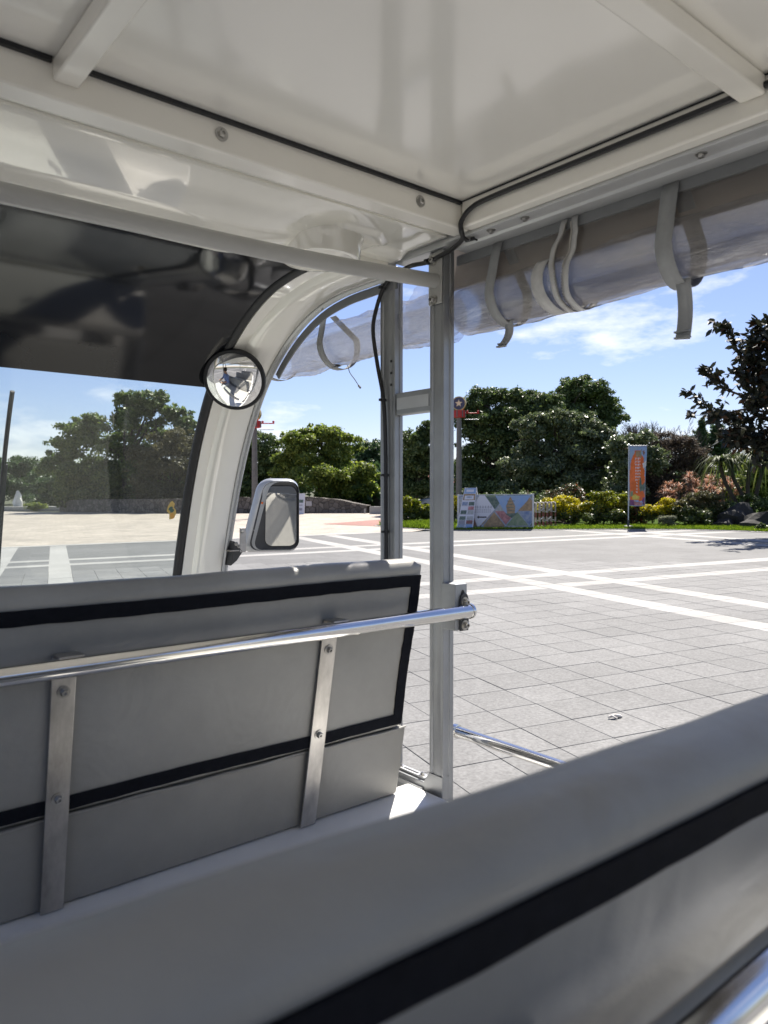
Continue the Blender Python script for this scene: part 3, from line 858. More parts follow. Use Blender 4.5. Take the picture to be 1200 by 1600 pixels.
# clamp that ties the front rail to the post
mb = CB(); mb.prism([(1.194, 1.2345, -.304), (1.194, 1.2345, -.199), (1.194, 1.190, -.199), (1.194, 1.190, -.304)], (.0375, 0, 0))
cl = build('rail_clamp', mb, M['alu'], cart, bevel=.002)
mb = CB()
for s0 in (-.225, ): mb.prism([(1.217 + .006 * math.cos(q), 1.1897, s0 + .012 * math.sin(q)) for q in np.linspace(0, 2 * math.pi, 15)[:-1]], (0, -.0008, 0))
build('slot', mb, M['rubber'], cl)
mb = CB(); pl = [(1.2085, -.305), (1.2475, -.305), (1.2495, -.298), (1.2495, -.235), (1.243, -.224), (1.236, -.221), (1.221, -.221), (1.213, -.226), (1.2085, -.235)]
mb.prism([((x - 1.2085) * .66 + 1.205, 1.1888, z) for x, z in pl], (0, -.004, 0))
build('clamp_plate', mb, M['darkplastic'], cl, bevel=.001)
for z in (-.240, -.292): bolt(cl, (1.2185, 1.1846, z), (0, -1, 0), .0085, h=.011)

# ---- mirrors
mc = Vector((1.060, 1.955, .333)); mn = Vector((-.56, -.70, -.38)).normalized()
mb = CB(); RS, ang = .143, R(36)
rim_r = RS * math.sin(ang); base = mc - mn * (RS * math.cos(ang))
mb.lathe([(RS * math.sin(R(a)), RS * math.cos(R(a))) for a in np.linspace(36, 0, 14)], base, mn, 48)
cm_ = build('convex_mirror', mb, M['mirror'], cart, smooth=80)
mb = CB(); mb.lathe([(rim_r - .004, .004), (rim_r + .003, .004), (rim_r + .006, -.002), (rim_r + .005, -.012), (rim_r - .02, -.022), (.02, -.030), (0, -.03)], mc, mn, 48)
build('rim', mb, M['rubber'], cm_, smooth=60)
mb = CB(); mb.tube([mc - mn * .025, mc - mn * .06 + Vector((.0, .02, -.01)), Vector((1.10, 2.03, .315))], .009, 10)
build('stalk', mb, M['rubber'], cm_, smooth=60)

sn = Vector((-.50, -.862, -.065)).normalized(); sx = Vector((0, 0, 1)).cross(sn).normalized(); sz = sn.cross(sx).normalized()
if sx.x < 0: sx = -sx
sc_ = Vector((1.375, 2.235, -.070))
def rrect(w, h, r, skew=0.0, n=6):
    pts = []
    for cx, cz, a0 in ((w - r, h - r, 0), (-w + r, h - r, 90), (-w + r, -h + r, 180), (w - r, -h + r, 270)):
        for k in range(n + 1):
            a = R(a0 + 90 * k / n); x, z = cx + r * math.cos(a), cz + r * math.sin(a)
            pts.append((x + skew * z * (1 if x < 0 else 0), z))
    return pts
def sm(x, z, d): return sc_ + sx * x + sz * z + sn * d
mb = CB(); rings = []
for w, h, r, d, ox in ((.064, .116, .03, .012, .010), (.073, .120, .034, .012, .000), (.083, .127, .036, -.005, -.010), (.085, .127, .04, -.03, -.012), (.07, .11, .05, -.06, -.006), (.03, .05, .03, -.075, 0)):
    rings.append([sm(x + ox, z, d) for x, z in rrect(w, h, r, 0.26)])
mb.grid(rings, close=True); mb.add(rings[-1], [list(range(len(rings[-1])))])
sh_ = build('side_mirror', mb, M['mirrorshell'], cart, smooth=55)
mb = CB(); r0 = [sm(x - .002, z, .0128) for x, z in rrect(.0705, .118, .033, .24)]; r1_ = [sm(x + .012, z - .001, .006) for x, z in rrect(.0545, .105, .026, .02)]
mb.grid([r0, r1_], close=True); mb.add([sm(x + .012, z - .001, .0045) for x, z in rrect(.056, .107, .027, .02)], [list(range(28))])
build('bezel', mb, M['darkplastic'], sh_, smooth=30, fix=False)
mb = CB(); mb.prism([sm(x + .012, z - .001, .0075) for x, z in rrect(.0525, .103, .025, .02)], sn * .002)
build('mirror_glass', mb, M['mirror'], sh_)
mb = CB(); mb.lathe([(.004, 0), (.0038, .003), (0, .004)], sm(-.052, .045, .012), sn, 12); build('indicator', mb, M['orange'], sh_, smooth=60)
# bracket from the pillar to the mirror
mb = CB(); mb.tube([sm(-.075, -.05, -.02), sm(-.10, -.066, -.022), sm(-.125, -.07, -.025)], [.034, .022, .018], 12)
build('mirror_neck', mb, M['mirrorshell'], sh_, smooth=60)
mb = CB(); q0 = Vector((1.222, 2.205, -.135))
mb.box(q0.x - .011, q0.x + .011, q0.y - .004, q0.y, q0.z - .052, q0.z + .028)
mb.box(q0.x - .045, q0.x - .011, q0.y - .003, q0.y + .04, q0.z - .048, q0.z - .044)
br2 = build('mirror_bracket', mb, M['galv'], sh_, bevel=.001)
mb = CB(); mb.prism([(1.19, 2.20, -.148), (1.222, 2.20, -.185), (1.205, 2.21, -.215), (1.185, 2.215, -.232)], (0, .09, 0))
build('bracket_cover', mb, M['darkplastic'], sh_, bevel=.003)
for x, z in ((1.196, -.158), (1.206, -.166), (1.217, -.120)):
    bolt(sh_, (x, 2.1995, z), (0, -1, 0), .005)

# ---- black cable tied along the roof beam and down the posts
cab = empty('black_cable', (1.19, 1.43, H - .17), 'black cable tied along the roof beam and hanging down the front post', 'cable')
cpth = [(1.134, -1.2, .596), (1.134, .2, .597), (1.134, .8, .597), (1.1335, 1.03, .5965), (1.131, 1.085, .589), (1.131, 1.112, .570), (1.137, 1.118, .553), (1.153, 1.130, .5445), (1.174, 1.168, .5435), (1.187, 1.205, .543), (1.190, 1.236, .541), (1.190, 1.279, .536), (1.190, 1.341, .541), (1.190, 1.40, .530), (1.190, 1.438, .511), (1.19, 1.470, .454), (1.19, 1.478, .407), (1.191, 1.462, .325), (1.192, 1.440, .236), (1.193, 1.433, .117), (1.193, 1.432, -.02), (1.194, 1.432, -.168), (1.194, 1.432, -.5), (1.194, 1.435, -.69)]
cpth = [(1.134 if p[1] < 1.05 else p[0], p[1], p[2]) for p in cpth]
mb = CB(); mb.tube(spline(cpth, 6), .0052, 10)
build('cable_sheath', mb, M['cable'], cab, smooth=70)
for c, ax in (((1.190, 1.275, .537), (0, 1, 0)), ((1.19, 1.438, .511), (0, .3, -1)), ((1.192, 1.440, .236), (0, 0, 1)), ((1.193, 1.433, .05), (0, 0, 1)), ((1.193, 1.432, -.09), (0, 0, 1))):
    mb = CB(); mb.lathe([(.0062, -.003), (.0075, -.003), (.0075, .003), (.0062, .003), (.0062, -.003)], c, ax, 14)
    mb.box(c[0] - .012, c[0] - .004, c[1] - .004, c[1] + .004, c[2] - .003, c[2] + .003)
    build('zip_tie', mb, M['rubber'], cab, smooth=40)
mb = CB(); mb.tube([(1.165, 1.140, .556), (1.178, 1.143, .550), (1.183, 1.125, .549)], [.005, .006, .004], 8); mb.tube([(1.172, 1.12, .5465), (1.192, 1.125, .5475)], .002, 6)
build('zip_tie', mb, M['rubber'], cab, smooth=60)

# ---- rolled clear-vinyl curtains
def smoothn(x, y, s):
    return math.sin(x * 1.7 + s) * math.sin(y * 2.3 + 1.3 * s) * .5 + math.sin(x * 4.1 + 2.2 * s + y) * .3 + math.sin(x * 9.3 + y * 5.1 + s) * .2
def roll_section(R0, cx, cz, hang, n=72, turns=2.6):
    """from the track down the inner side, under the roll and round and round"""
    pts = []
    if hang:
        for k in range(14):
            t = k / 14; pts.append((hang[0] + (cx - R0 - hang[0]) * t ** 1.4, hang[1] + (cz + .012 - hang[1]) * t))
    for k in range(n):
        a = math.pi + (2 * math.pi * turns) * k / n - 0.15; r = R0 * (1 - .22 * k / n / 1.0)
        pts.append((cx + r * math.cos(a), cz + r * math.sin(a)))
    return pts
def curtain(name, label, y0, y1, cxz, R0, hang, seed, ny=90, ends=None, amp=.006, loc=None, m='vinyl', turns=2.6):
    root = empty(name, loc, label, 'curtain', 'rolled vinyl side curtains')
    mb = CB(); rows = []
    for k in range(ny + 1):
        t = k / ny; y = y0 + (y1 - y0) * t
        cx, cz = cxz(t); rad = R0 * (1 + .05 * math.sin(t * 7 + seed))
        if ends: rad *= ends(t)
        sec = roll_section(rad, cx, cz, hang(t) if hang else None, turns=turns)
        row = []
        for i, (x, z) in enumerate(sec):
            d = amp * smoothn(y * 6, i * .16, seed) + amp * .35 * smoothn(y * 23, i * .5, seed + 4)
            dx, dz = x - cx, z - cz; l = math.hypot(dx, dz) + 1e-6
            w = min(1, i / 12) if hang else 1
            row.append((x + dx / l * d * w, y + .004 * smoothn(y * 3, i * .3, seed + 2), z + dz / l * d * w))
        rows.append(row)
    mb.grid(rows)
    build('rolled_sheet', mb, M[m], root, smooth=80, fix=False)
    return root, rows
def strap(root, y, cx, cz, R0, top, w=.019, tail=.07, seed=0.0, swing=0.0):
    mb = CB(); rows = []
    pts = [(top[0], top[1])]
    for k in range(4): pts.append((top[0] + (cx - R0 - top[0]) * (k + 1) / 5, top[1] + (cz + .02 - top[1]) * (k + 1) / 5))
    for k in range(16):
        a = math.pi + R(200) * k / 15; pts.append((cx + (R0 + .0045) * math.cos(a), cz + (R0 + .0045) * math.sin(a)))
    pts.append((top[0] + .03, top[1]))
    for i, (x, z) in enumerate(pts):
        dy = .0025 * math.sin(i * .35 + seed)
        rows.append([(x, y - w + dy, z), (x, y + w + dy, z)])
    mb.grid(rows)
    s = build('strap', mb, M['strap'], root, smooth=60, fix=False, solid=.0014)
    mb = CB(); rows = []
    for k in range(9):
        t = k / 8
        rows.append([(cx - R0 * .35 + .01 * math.sin(t * 3), y - w * .95 + swing * t * t - .012, cz - R0 * .93 - tail * t), (cx - R0 * .35 + .01 * math.sin(t * 3), y + w * .75 + swing * t * t - .012, cz - R0 * .93 - tail * t + .003)])
    mb.grid(rows)
    build('strap_tail', mb, M['strap'], s, smooth=60, fix=False, solid=.0018)
    for zt in (.86, .96):
        mb = CB(); z = cz - R0 * .93 - tail * zt; mb.box(cx - R0 * .35 - .003, cx - R0 * .35 + .006, y - w * .98 + swing * zt * zt - .012, y + w * .78 + swing * zt * zt - .012, z - .0015, z + .0015)
        build('stitched_end', mb, M['piping'], s)
    return s
rc, _ = curtain('rear_side_curtain', 'clear vinyl curtain rolled up and strapped under the right roof edge behind the post', -1.5, 1.232,
    lambda t: (1.268 + .004 * math.sin(t * 9), .434 + .006 * math.sin(t * 11)), .057, lambda t: (1.240, .549), 1.0, ny=150, amp=.0046, loc=(1.25, -.1, H + .55))
mb = CB(); mb.box(1.2362, 1.2432, -1.5, 1.232, .526, .5475); build('top_hem', mb, M['piping'], rc, bevel=.002)
strap(rc, 1.10, 1.268, .434, .061, (1.232, .545), w=.013, tail=.055, seed=1, swing=.02)
strap(rc, .70, 1.268, .434, .061, (1.232, .545), w=.016, tail=.105, seed=2)
strap(rc, -.1, 1.268, .434, .061, (1.232, .545), w=.016, tail=.06, seed=3)
# zipper: two wavy tapes that part and meet round the roll
for sgn, nm in ((-1, 0), (1, 1)):
    mb = CB(); rows = []
    for k in range(30):
        t = k / 29
        gap = .004 + .013 * math.exp(-((t - .33) / .16) ** 2) if sgn > 0 else .006 + .012 * math.exp(-((t - .30) / .2) ** 2)
        if t < .5:
            x = 1.233 + (1.268 - .062 - 1.233) * (t / .5); z = .545 + (.44 - .545) * (t / .5)
        else:
            a = math.pi + R(150) * (t - .5) / .5; x = 1.268 + .063 * math.cos(a); z = .434 + .063 * math.sin(a)
        yy = .915 + .012 * t + sgn * gap + .0014 * math.sin(k * 1.1)
        rows.append([(x - .001, yy, z), (x - .001, yy + sgn * .014, z)])
    mb.grid(rows)
    zp = build('zipper', mb, M['zipper'], rc, smooth=60, fix=False, solid=.0014)
    mb = CB()
    for k in range(2, 29):
        p = Vector(rows[k][0]); mb.box(p.x - .003, p.x + .0005, p.y - .0016, p.y + .0016, p.z - .0012, p.z + .0012)
        q = (Vector(rows[k][0]) + Vector(rows[k - 1][0])) / 2; mb.box(q.x - .003, q.x + .0005, q.y - .0016, q.y + .0016, q.z - .0012, q.z + .0012)
    build('zipper_teeth', mb, M['steel'], zp)
mb = CB(); rows = []
for k in range(22):
    a = math.pi - .7 + R(180) * k / 21; x = 1.268 + .0615 * math.cos(a); z = .434 + .0615 * math.sin(a)
    rows.append([(x, .955 + .006 * math.sin(k * .3), z), (x, .985 + .006 * math.sin(k * .3), z)])
mb.grid(rows); build('vinyl_tape', mb, M['zipper'], rc, smooth=60, fix=False, solid=.001)

fc, _ = curtain('front_side_curtain', 'clear vinyl curtain rolled up beside the cab pillar in front of the post', 1.29, 2.055,
    lambda t: (1.272, .425 + .012 * math.sin(t * 3 + .5) - .004 * t), .060, None, 4.2, ny=80, amp=.008, m='vinyl_light', turns=1.7,
    ends=lambda t: 1.05 - .12 * max(0, (t - .75) / .25) + .12 * math.exp(-t * 6), loc=(1.25, 1.65, H + .55))
# loose fold that climbs from the roll to the roof corner between the posts
mb = CB(); rows = []
for k in range(26):
    t = k / 25; y = 1.285 + .125 * t
    row = []
    for i in range(16):
        s = i / 15; zt = .548 - .075 * t ** 1.3
        row.append((1.236 + .02 * s + .007 * smoothn(y * 40, i * .4, 3), y + .02 * s * (1 - t), zt + (.40 - zt) * s))
    rows.append(row)
mb.grid(rows); build('loose_fold', mb, M['vinyl_light'], fc, smooth=80, fix=False)
# hem that follows the pillar trim, and the end hem round the roll
mb = CB(); rows = []
k0 = min(range(len(PS)), key=lambda i: abs(PS[i].x - 1.985))
for p, n in list(zip(PS, PN))[k0:]:
    rows.append([(1.2005, p.x + n.x * .034, p.y + n.y * .034), (1.2005, p.x + n.x * .056, p.y + n.y * .056), (1.2045, p.x + n.x * .056, p.y + n.y * .056), (1.2045, p.x + n.x * .034, p.y + n.y * .034)])
mb.grid(rows, close=True); build('top_hem', mb, M['piping'], fc, smooth=40)
mb = CB(); rows = []
for k in range(26):
    a = math.pi * .75 + R(200) * k / 25
    rows.append([(1.272 + .062 * math.cos(a), 2.055 + .012 * math.sin(k * .2) + d, .425 + .0625 * math.sin(a)) for d in (-.012, .012)])
mb.grid(rows); build('end_hem', mb, M['strap'], fc, smooth=60, fix=False, solid=.0015)
strap(fc, 1.735, 1.272, .425, .064, (1.222, .505), w=.014, tail=.004, seed=2)
mb = CB(); mb.tube(spline([(1.25, 1.668, .362), (1.245, 1.655, .350), (1.247, 1.650, .335), (1.243, 1.625, .315), (1.24, 1.60, .292)], 4), .0012, 6)
mb.tube([(1.24, 1.602, .294), (1.238, 1.592, .287)], .003, 6)
build('drawcord', mb, M['piping'], fc, smooth=60)
# ================================================================ trees and shrubs
M_bark = mat('bark', (0.075, 0.062, 0.05), 0.9, var=0.4, vscale=6, bump=0.6, bscale=18, stretch=(1, 1, .25))
M_twig = mat('grey_twig', (0.13, 0.105, 0.09), 0.9, var=0.3, vscale=5)
LM = {
 'fig': leaf_mat('fig_leaf', (0.036, 0.065, 0.021), (0.136, 0.181, 0.061), .5, .26, .35),
 'gleam': leaf_mat('waxy_leaf', (0.046, 0.074, 0.029), (0.186, 0.218, 0.106), .38, .26, .5),
 'bright': leaf_mat('bright_leaf', (0.054, 0.097, 0.022), (0.265, 0.310, 0.070), .5, .40, .35),
 'almond': leaf_mat('broad_leaf', (0.042, 0.077, 0.022), (0.161, 0.210, 0.064), .5, .34, .35),
 'olive': leaf_mat('olive_leaf', (0.072, 0.072, 0.033), (0.150, 0.137, 0.065), .55, .28, .3),
 'far': leaf_mat('far_leaf', (0.037, 0.071, 0.030), (0.092, 0.143, 0.054), .5, .25, .3),
 'rubber': leaf_mat('dark_red_green_leaf', (.010, .014, .010), (.042, .044, .026), .5, .12, .3, (.08, .04, .02)),
 'yellow': leaf_mat('yellow_leaf', (.19, .19, .012), (.62, .53, .02), .45, .3, .3),
 'lime': leaf_mat('lime_leaf', (.06, .10, .012), (.28, .29, .03), .45, .35, .3),
 'hedge': leaf_mat('hedge_leaf', (0.030, 0.054, 0.014), (0.102, 0.132, 0.036), .4, .25, .4),
 'redtip': leaf_mat('red_tipped_leaf', (.04, .055, .02), (.11, .12, .05), .4, .25, .4, (.28, .06, .04)),
 'pink': leaf_mat('pink_leaf', (.13, .085, .05), (.50, .28, .20), .5, .35, .25),
 'grey': leaf_mat('grey_green_leaf', (.10, .11, .07), (.24, .25, .17), .6, .3, .2),
 'strap': leaf_mat('strap_leaf', (.035, .055, .02), (.12, .14, .045), .6, .3, .25),
 'brown': leaf_mat('brown_twiggy_leaf', (.045, .036, .028), (.12, .095, .07), .7, .2, .2),
}
def leaves(P, Nn, ln, wd, fold=.25, jit=.35):
    """P points, Nn preferred normals -> quads (diamond leaves)"""
    n = len(P)
    Nn = Nn + rng.normal(0, .75, (n, 3)); Nn /= np.linalg.norm(Nn, axis=1)[:, None] + 1e-9
    t = rng.normal(0, 1, (n, 3)); t[:, 2] -= .25
    t -= Nn * np.sum(t * Nn, 1)[:, None]; t /= np.linalg.norm(t, axis=1)[:, None] + 1e-9
    b = np.cross(Nn, t)
    l = ln * rng.uniform(1 - jit, 1 + jit, n)[:, None]; w = l * wd / ln
    V = np.stack([P - t * l * .5, P + b * w * .5 - Nn * l * fold * .3, P + t * l * .5 - Nn * l * .12, P - b * w * .5 - Nn * l * fold * .3], 1)
    return V.reshape(-1, 3), np.arange(n * 4).reshape(-1, 4)
def crown_pts(lobes, n, clump, shell=.62, up=.4):
    """lobes: (k, 6) centre xyz, radii xyz. Each lobe carries boughs: flattened domes of leaves with gaps between them"""
    B = []
    for l in lobes:
        c, r = np.array(l[:3]), np.array(l[3:]); g = (r[0] * r[1] * r[2]) ** (1 / 3.)
        for q_ in range(17):
            d = rng.normal(0, 1, 3); d /= np.linalg.norm(d)
            if d[2] < -.2 and rng.random() < .6: d[2] = -d[2]
            if q_ < 13: B.append((*(c + d * r * rng.uniform(.55, .95)), g * rng.uniform(.24, .46), *d))
            else: B.append((*(c + d * r * rng.uniform(.95, 1.22)), g * rng.uniform(.10, .19), *d))      # stray sprigs break the outline
    B = np.array(B); w = B[:, 3] ** 2; k = rng.choice(len(B), n, p=w / w.sum())
    e = rng.normal(0, 1, (n, 3)); e /= np.linalg.norm(e, axis=1)[:, None]
    fl = (e * (B[k, 4:] * .6 + np.array([0, 0, .7]))).sum(1) < -.3
    e[fl, 2] = np.abs(e[fl, 2])
    rad = rng.uniform(.55, 1.08, n) * (1 + .18 * np.sin(e[:, 0] * 6 + k) * np.sin(e[:, 1] * 5 + 2 * k))
    P = B[k, :3] + e * (B[k, 3] * rad)[:, None] * np.array([1.05, 1.05, .62]) + rng.normal(0, .16 * clump, (n, 3))
    Nn = e * .8 + np.array([0, 0, up])
    m = int(n * .14)                       # a loose fill deeper inside
    q = rng.integers(0, len(lobes), m); Lb = np.array(lobes)
    d = rng.normal(0, 1, (m, 3)); d /= np.linalg.norm(d, axis=1)[:, None]
    P[:m] = Lb[q, :3] + d * Lb[q, 3:] * rng.uniform(.2, .8, m)[:, None]; Nn[:m] = d
    return P, Nn
def leaf_obj(name, V, F, m, parent=None, loc=None):
    off = np.array(loc if loc is not None else (0, 0, 0), float)
    me = np_mesh(name, V - off, F, m)
    o = bpy.data.objects.new(name, me)
    return finish(o, parent, loc)
def limb_mesh(base, tops, r, sway=.25):
    mb = MB(); base = Vector(base)
    top = Vector(tops[0])
    fork = base.lerp(Vector((base.x * .6 + top.x * .4, base.y * .6 + top.y * .4, top.z)), .42)
    pts = [base - Vector((0, 0, .15)), base.lerp(fork, .35) + Vector((random.uniform(-1, 1), random.uniform(-1, 1), 0)) * r * .8, fork]
    mb.tube(pts, [r * 1.35, r, r * .82], 9)
    for t in tops:
        t = Vector(t); d = (t - fork).length
        mid = fork.lerp(t, .5) + Vector((random.uniform(-1, 1), random.uniform(-1, 1), random.uniform(-.2, .6))) * d * .10
        mb.tube([fork - Vector((0, 0, r * .3)), mid, t], [r * .62, r * .36, r * .10], 7)
        for _ in range(3):
            a = fork.lerp(t, random.uniform(.4, .8)); e = a + Vector((random.uniform(-1, 1), random.uniform(-1, 1), random.uniform(0, .8))) * d * .35
            mb.tube([a, a.lerp(e, .5) + Vector((0, 0, d * .04)), e], [r * .24, r * .14, r * .05], 5)
    return mb
def px_lobes(ls, D, depth=.85, spread=.25):
    o = []
    for l in ls:
        cx, cy, rx, ry = l[:4]; dd = l[4] if len(l) > 4 else random.uniform(-1, 1) * spread * rx / FPX * D * 2
        d = D + dd; x, y = at(cx, d)
        o.append((x, y, zat(cy, d), rx / FPX * d, rx / FPX * d * depth, ry / FPX * d))
    return o
def tree(name, label, px, D, ls, n, ln, wd, m, clump=.35, tr=.18, group='trees round the plaza', shell=.6, up=.45, depth=.85, bark=None):
    b = gp(px, D); lobes = px_lobes(ls, D, depth)
    root = empty(name, b, label, 'tree', group)
    lo = sorted(lobes, key=lambda l: -l[2])
    tops = [l[:3] for l in lo[:max(3, min(7, len(lo)))]]
    mb = limb_mesh(b, tops, tr); build('trunk', mb, bark or M_bark, root, smooth=60)
    P, Nn = crown_pts(lobes, int(n * 1.55), clump, shell, up)
    V, F = leaves(P, Nn, ln * .8, wd * .8)
    leaf_obj('crown', V, F, m, root)
    return root

# -- through the windscreen
tree('broadleaf_tree', 'tall broad green tree with layered leafy boughs seen through the windscreen', 185, 55,
     [(115, 690, 36, 26), (140, 672, 40, 22), (205, 640, 34, 24), (238, 634, 34, 20), (252, 620, 12, 8), (196, 622, 16, 9), (270, 652, 28, 18), (160, 705, 55, 34), (220, 682, 55, 40), (108, 735, 40, 32), (150, 755, 62, 32), (200, 745, 55, 40), (94, 695, 16, 8), (286, 668, 24, 22), (120, 770, 48, 22), (185, 780, 48, 18)],
     40000, .34, .17, LM['almond'], .40, .24)
tree('olive_tree', 'dull olive brown tree beside the windscreen pillar', 268, 52.5,
     [(250, 712, 45, 32), (285, 700, 36, 30), (240, 745, 42, 34), (285, 750, 45, 42), (310, 720, 30, 40), (255, 775, 50, 22), (225, 720, 26, 24)],
     24000, .22, .12, LM['olive'], .34, .18)
tree('far_left_tree', 'low dark green tree far off at the left end of the plaza', 30, 80,
     [(30, 738, 38, 24), (62, 752, 30, 22), (-5, 745, 40, 26), (20, 768, 60, 22), (85, 770, 40, 20)], 16000, .36, .2, LM['far'], .6, .3)
tree('far_left_tree', 'small rounded green tree low behind the left steps', 88, 66,
     [(75, 768, 34, 22), (105, 765, 30, 25), (90, 782, 46, 16)], 9000, .3, .17, LM['far'], .45, .2)
# -- between pillar and posts
tree('dark_tree', 'dark tree standing behind the lamp post next to the cab pillar', 395, 52.5,
     [(380, 712, 30, 36), (415, 700, 34, 30), (398, 745, 44, 36), (360, 740, 34, 40), (430, 740, 34, 36), (400, 775, 50, 20)], 22000, .24, .13, LM['fig'], .36, .24)
tree('light_green_tree', 'light green spreading tree behind the stone wall, right of the door mirror', 500, 49.5,
     [(470, 692, 30, 22), (505, 682, 34, 18), (535, 700, 32, 22), (480, 722, 44, 28), (530, 730, 44, 26), (565, 742, 28, 18), (500, 752, 56, 24), (560, 768, 34, 16), (452, 735, 26, 28), (540, 765, 40, 20)], 34000, .26, .14, LM['bright'], .36, .22)
tree('far_dark_tree', 'dark distant tree just left of the front post', 575, 68,
     [(560, 712, 22, 18), (585, 702, 20, 16), (600, 720, 26, 26), (575, 740, 40, 28), (590, 765, 40, 22)], 12000, .32, .18, LM['far'], .5, .22)
tree('shade_tree', 'dark green tree framed between the two aluminium posts', 652, 41,
     [(638, 694, 26, 24), (664, 680, 22, 20), (650, 722, 36, 32), (672, 740, 34, 40), (632, 745, 28, 32), (655, 768, 40, 20)], 18000, .22, .12, LM['fig'], .32, .2)
# -- the big mass right of the posts
tree('fig_tree', 'dense dark fig tree rising behind the star-topped lamp post', 765, 39,
     [(745, 632, 28, 22), (775, 622, 30, 16), (805, 628, 30, 18), (738, 670, 32, 34), (780, 660, 46, 34), (825, 650, 36, 28), (838, 632, 32, 20), (862, 640, 28, 22), (720, 650, 24, 26), (760, 712, 50, 42), (735, 745, 36, 42), (800, 700, 44, 40), (770, 765, 60, 34), (840, 690, 34, 40)],
     44000, .20, .11, LM['fig'], .33, .32, shell=.66)
tree('waxy_tree', 'dark tree with glinting waxy leaves directly behind the large signboard', 860, 36.5,
     [(830, 672, 34, 24), (870, 662, 38, 24), (905, 672, 34, 26), (850, 712, 48, 38), (905, 712, 46, 40), (945, 700, 32, 34), (820, 745, 44, 40), (880, 755, 60, 36), (940, 748, 46, 42), (970, 725, 24, 30), (850, 785, 70, 22)],
     44000, .21, .105, LM['gleam'], .30, .28, shell=.66)
tree('round_topped_tree', 'round-topped dark tree crowning the wood above the signboard', 905, 45,
     [(905, 602, 34, 14), (925, 615, 34, 18), (888, 615, 26, 16), (940, 635, 26, 22), (905, 640, 46, 26), (880, 655, 40, 30), (862, 640, 30, 20), (955, 650, 24, 22), (935, 665, 36, 34), (905, 700, 52, 40), (900, 750, 56, 40)], 32000, .22, .12, LM['fig'], .34, .3, shell=.68)
tree('brown_thicket_tree', 'brownish half-bare thicket tree behind the orange banner', 1020, 35,
     [(985, 715, 34, 30), (1030, 705, 40, 28), (1070, 712, 36, 30), (1005, 752, 46, 30), (1060, 750, 46, 30), (1030, 785, 60, 22), (1095, 735, 26, 34)], 30000, .15, .055, LM['brown'], .30, .14, shell=.45)
tree('pale_leaf_tree', 'small tree with scattered pale leaves right behind the banner pole', 990, 33.5,
     [(965, 700, 22, 20), (1000, 690, 24, 16), (980, 735, 30, 28), (1020, 725, 26, 26), (975, 765, 34, 26)], 8000, .17, .10, LM['gleam'], .34, .12, shell=.5)
tree('conifer_tree', 'dark pointed tree standing far back between banner and fig', 1095, 47,
     [(1095, 668, 8, 12), (1094, 688, 15, 16), (1096, 712, 22, 22), (1120, 672, 10, 12), (1122, 695, 18, 20), (1135, 720, 26, 30), (1075, 690, 8, 10), (1080, 715, 18, 22)], 16000, .2, .1, LM['far'], .28, .16)
tree('right_edge_tree', 'mid green tree at the right edge behind the pandanus', 1190, 33,
     [(1190, 745, 34, 34), (1160, 770, 34, 26), (1205, 775, 34, 26), (1215, 715, 34, 34)], 14000, .2, .11, LM['bright'], .3, .15)

# bare trees: recursive twigs
def bare_tree(px, D, hpx, label, seed, lean=0.0, spread=.5):
    rnd = random.Random(seed)
    b = gp(px, D); mb = MB(); top = zat(hpx, D) - b.z
    def grow(p, d, l, r, k):
        e = p + d * l
        m = p.lerp(e, .5) + Vector((rnd.uniform(-1, 1), rnd.uniform(-1, 1), rnd.uniform(-.5, 1))) * l * .06
        mb.tube([p, m, e], [r, r * .85, r * .7], 6 if k > 3 else 4, cap=False)
        if k == 0: return
        for q in range(rnd.choice((2, 3, 3))):
            nd = (d + Vector((rnd.uniform(-1, 1), rnd.uniform(-1, 1), rnd.uniform(-.25, .7))) * spread).normalized()
            grow(e if q else p.lerp(e, rnd.uniform(.6, 1)), nd, l * rnd.uniform(.6, .82), r * .64, k - 1)
    root = empty('bare_tree', b, label, 'tree', 'bare trees behind the hedge')
    grow(b - Vector((0, 0, .1)), Vector((lean, 0, 1)).normalized(), top * .30, .09, 6)
    build('bare_branches', mb, M_twig, root, smooth=60, fix=False)
bare_tree(985, 37, 640, 'leafless grey tree with fine twigs above the orange banner', 3, -.1, .55)
bare_tree(1035, 38, 645, 'leafless grey tree with twigs against the sky right of the banner', 8, .12, .55)
bare_tree(1065, 34.5, 690, 'leafless brown shrub-like tree spreading low towards the pink shrubs', 14, .3, .75)

# far wood that closes the view (reads as one mass)
lob = []
for px in range(-260, 1560, 42):
    D = random.uniform(84, 104); lob += px_lobes([(px + random.uniform(-15, 15), random.uniform(752, 768), random.uniform(34, 52), random.uniform(18, 28))], D)
for px in range(560, 1320, 30):
    D = random.uniform(49, 58); lob += px_lobes([(px + random.uniform(-10, 10), random.uniform(752, 785), random.uniform(26, 40), random.uniform(30, 40))], D)
P, Nn = crown_pts(lob, 90000, .7, .55)
V, F = leaves(P, Nn, .5, .3)
tag(leaf_obj('far_wood', V, F, LM['far']), 'dark wood closing the view behind the plaza trees', 'wood', kind='stuff')

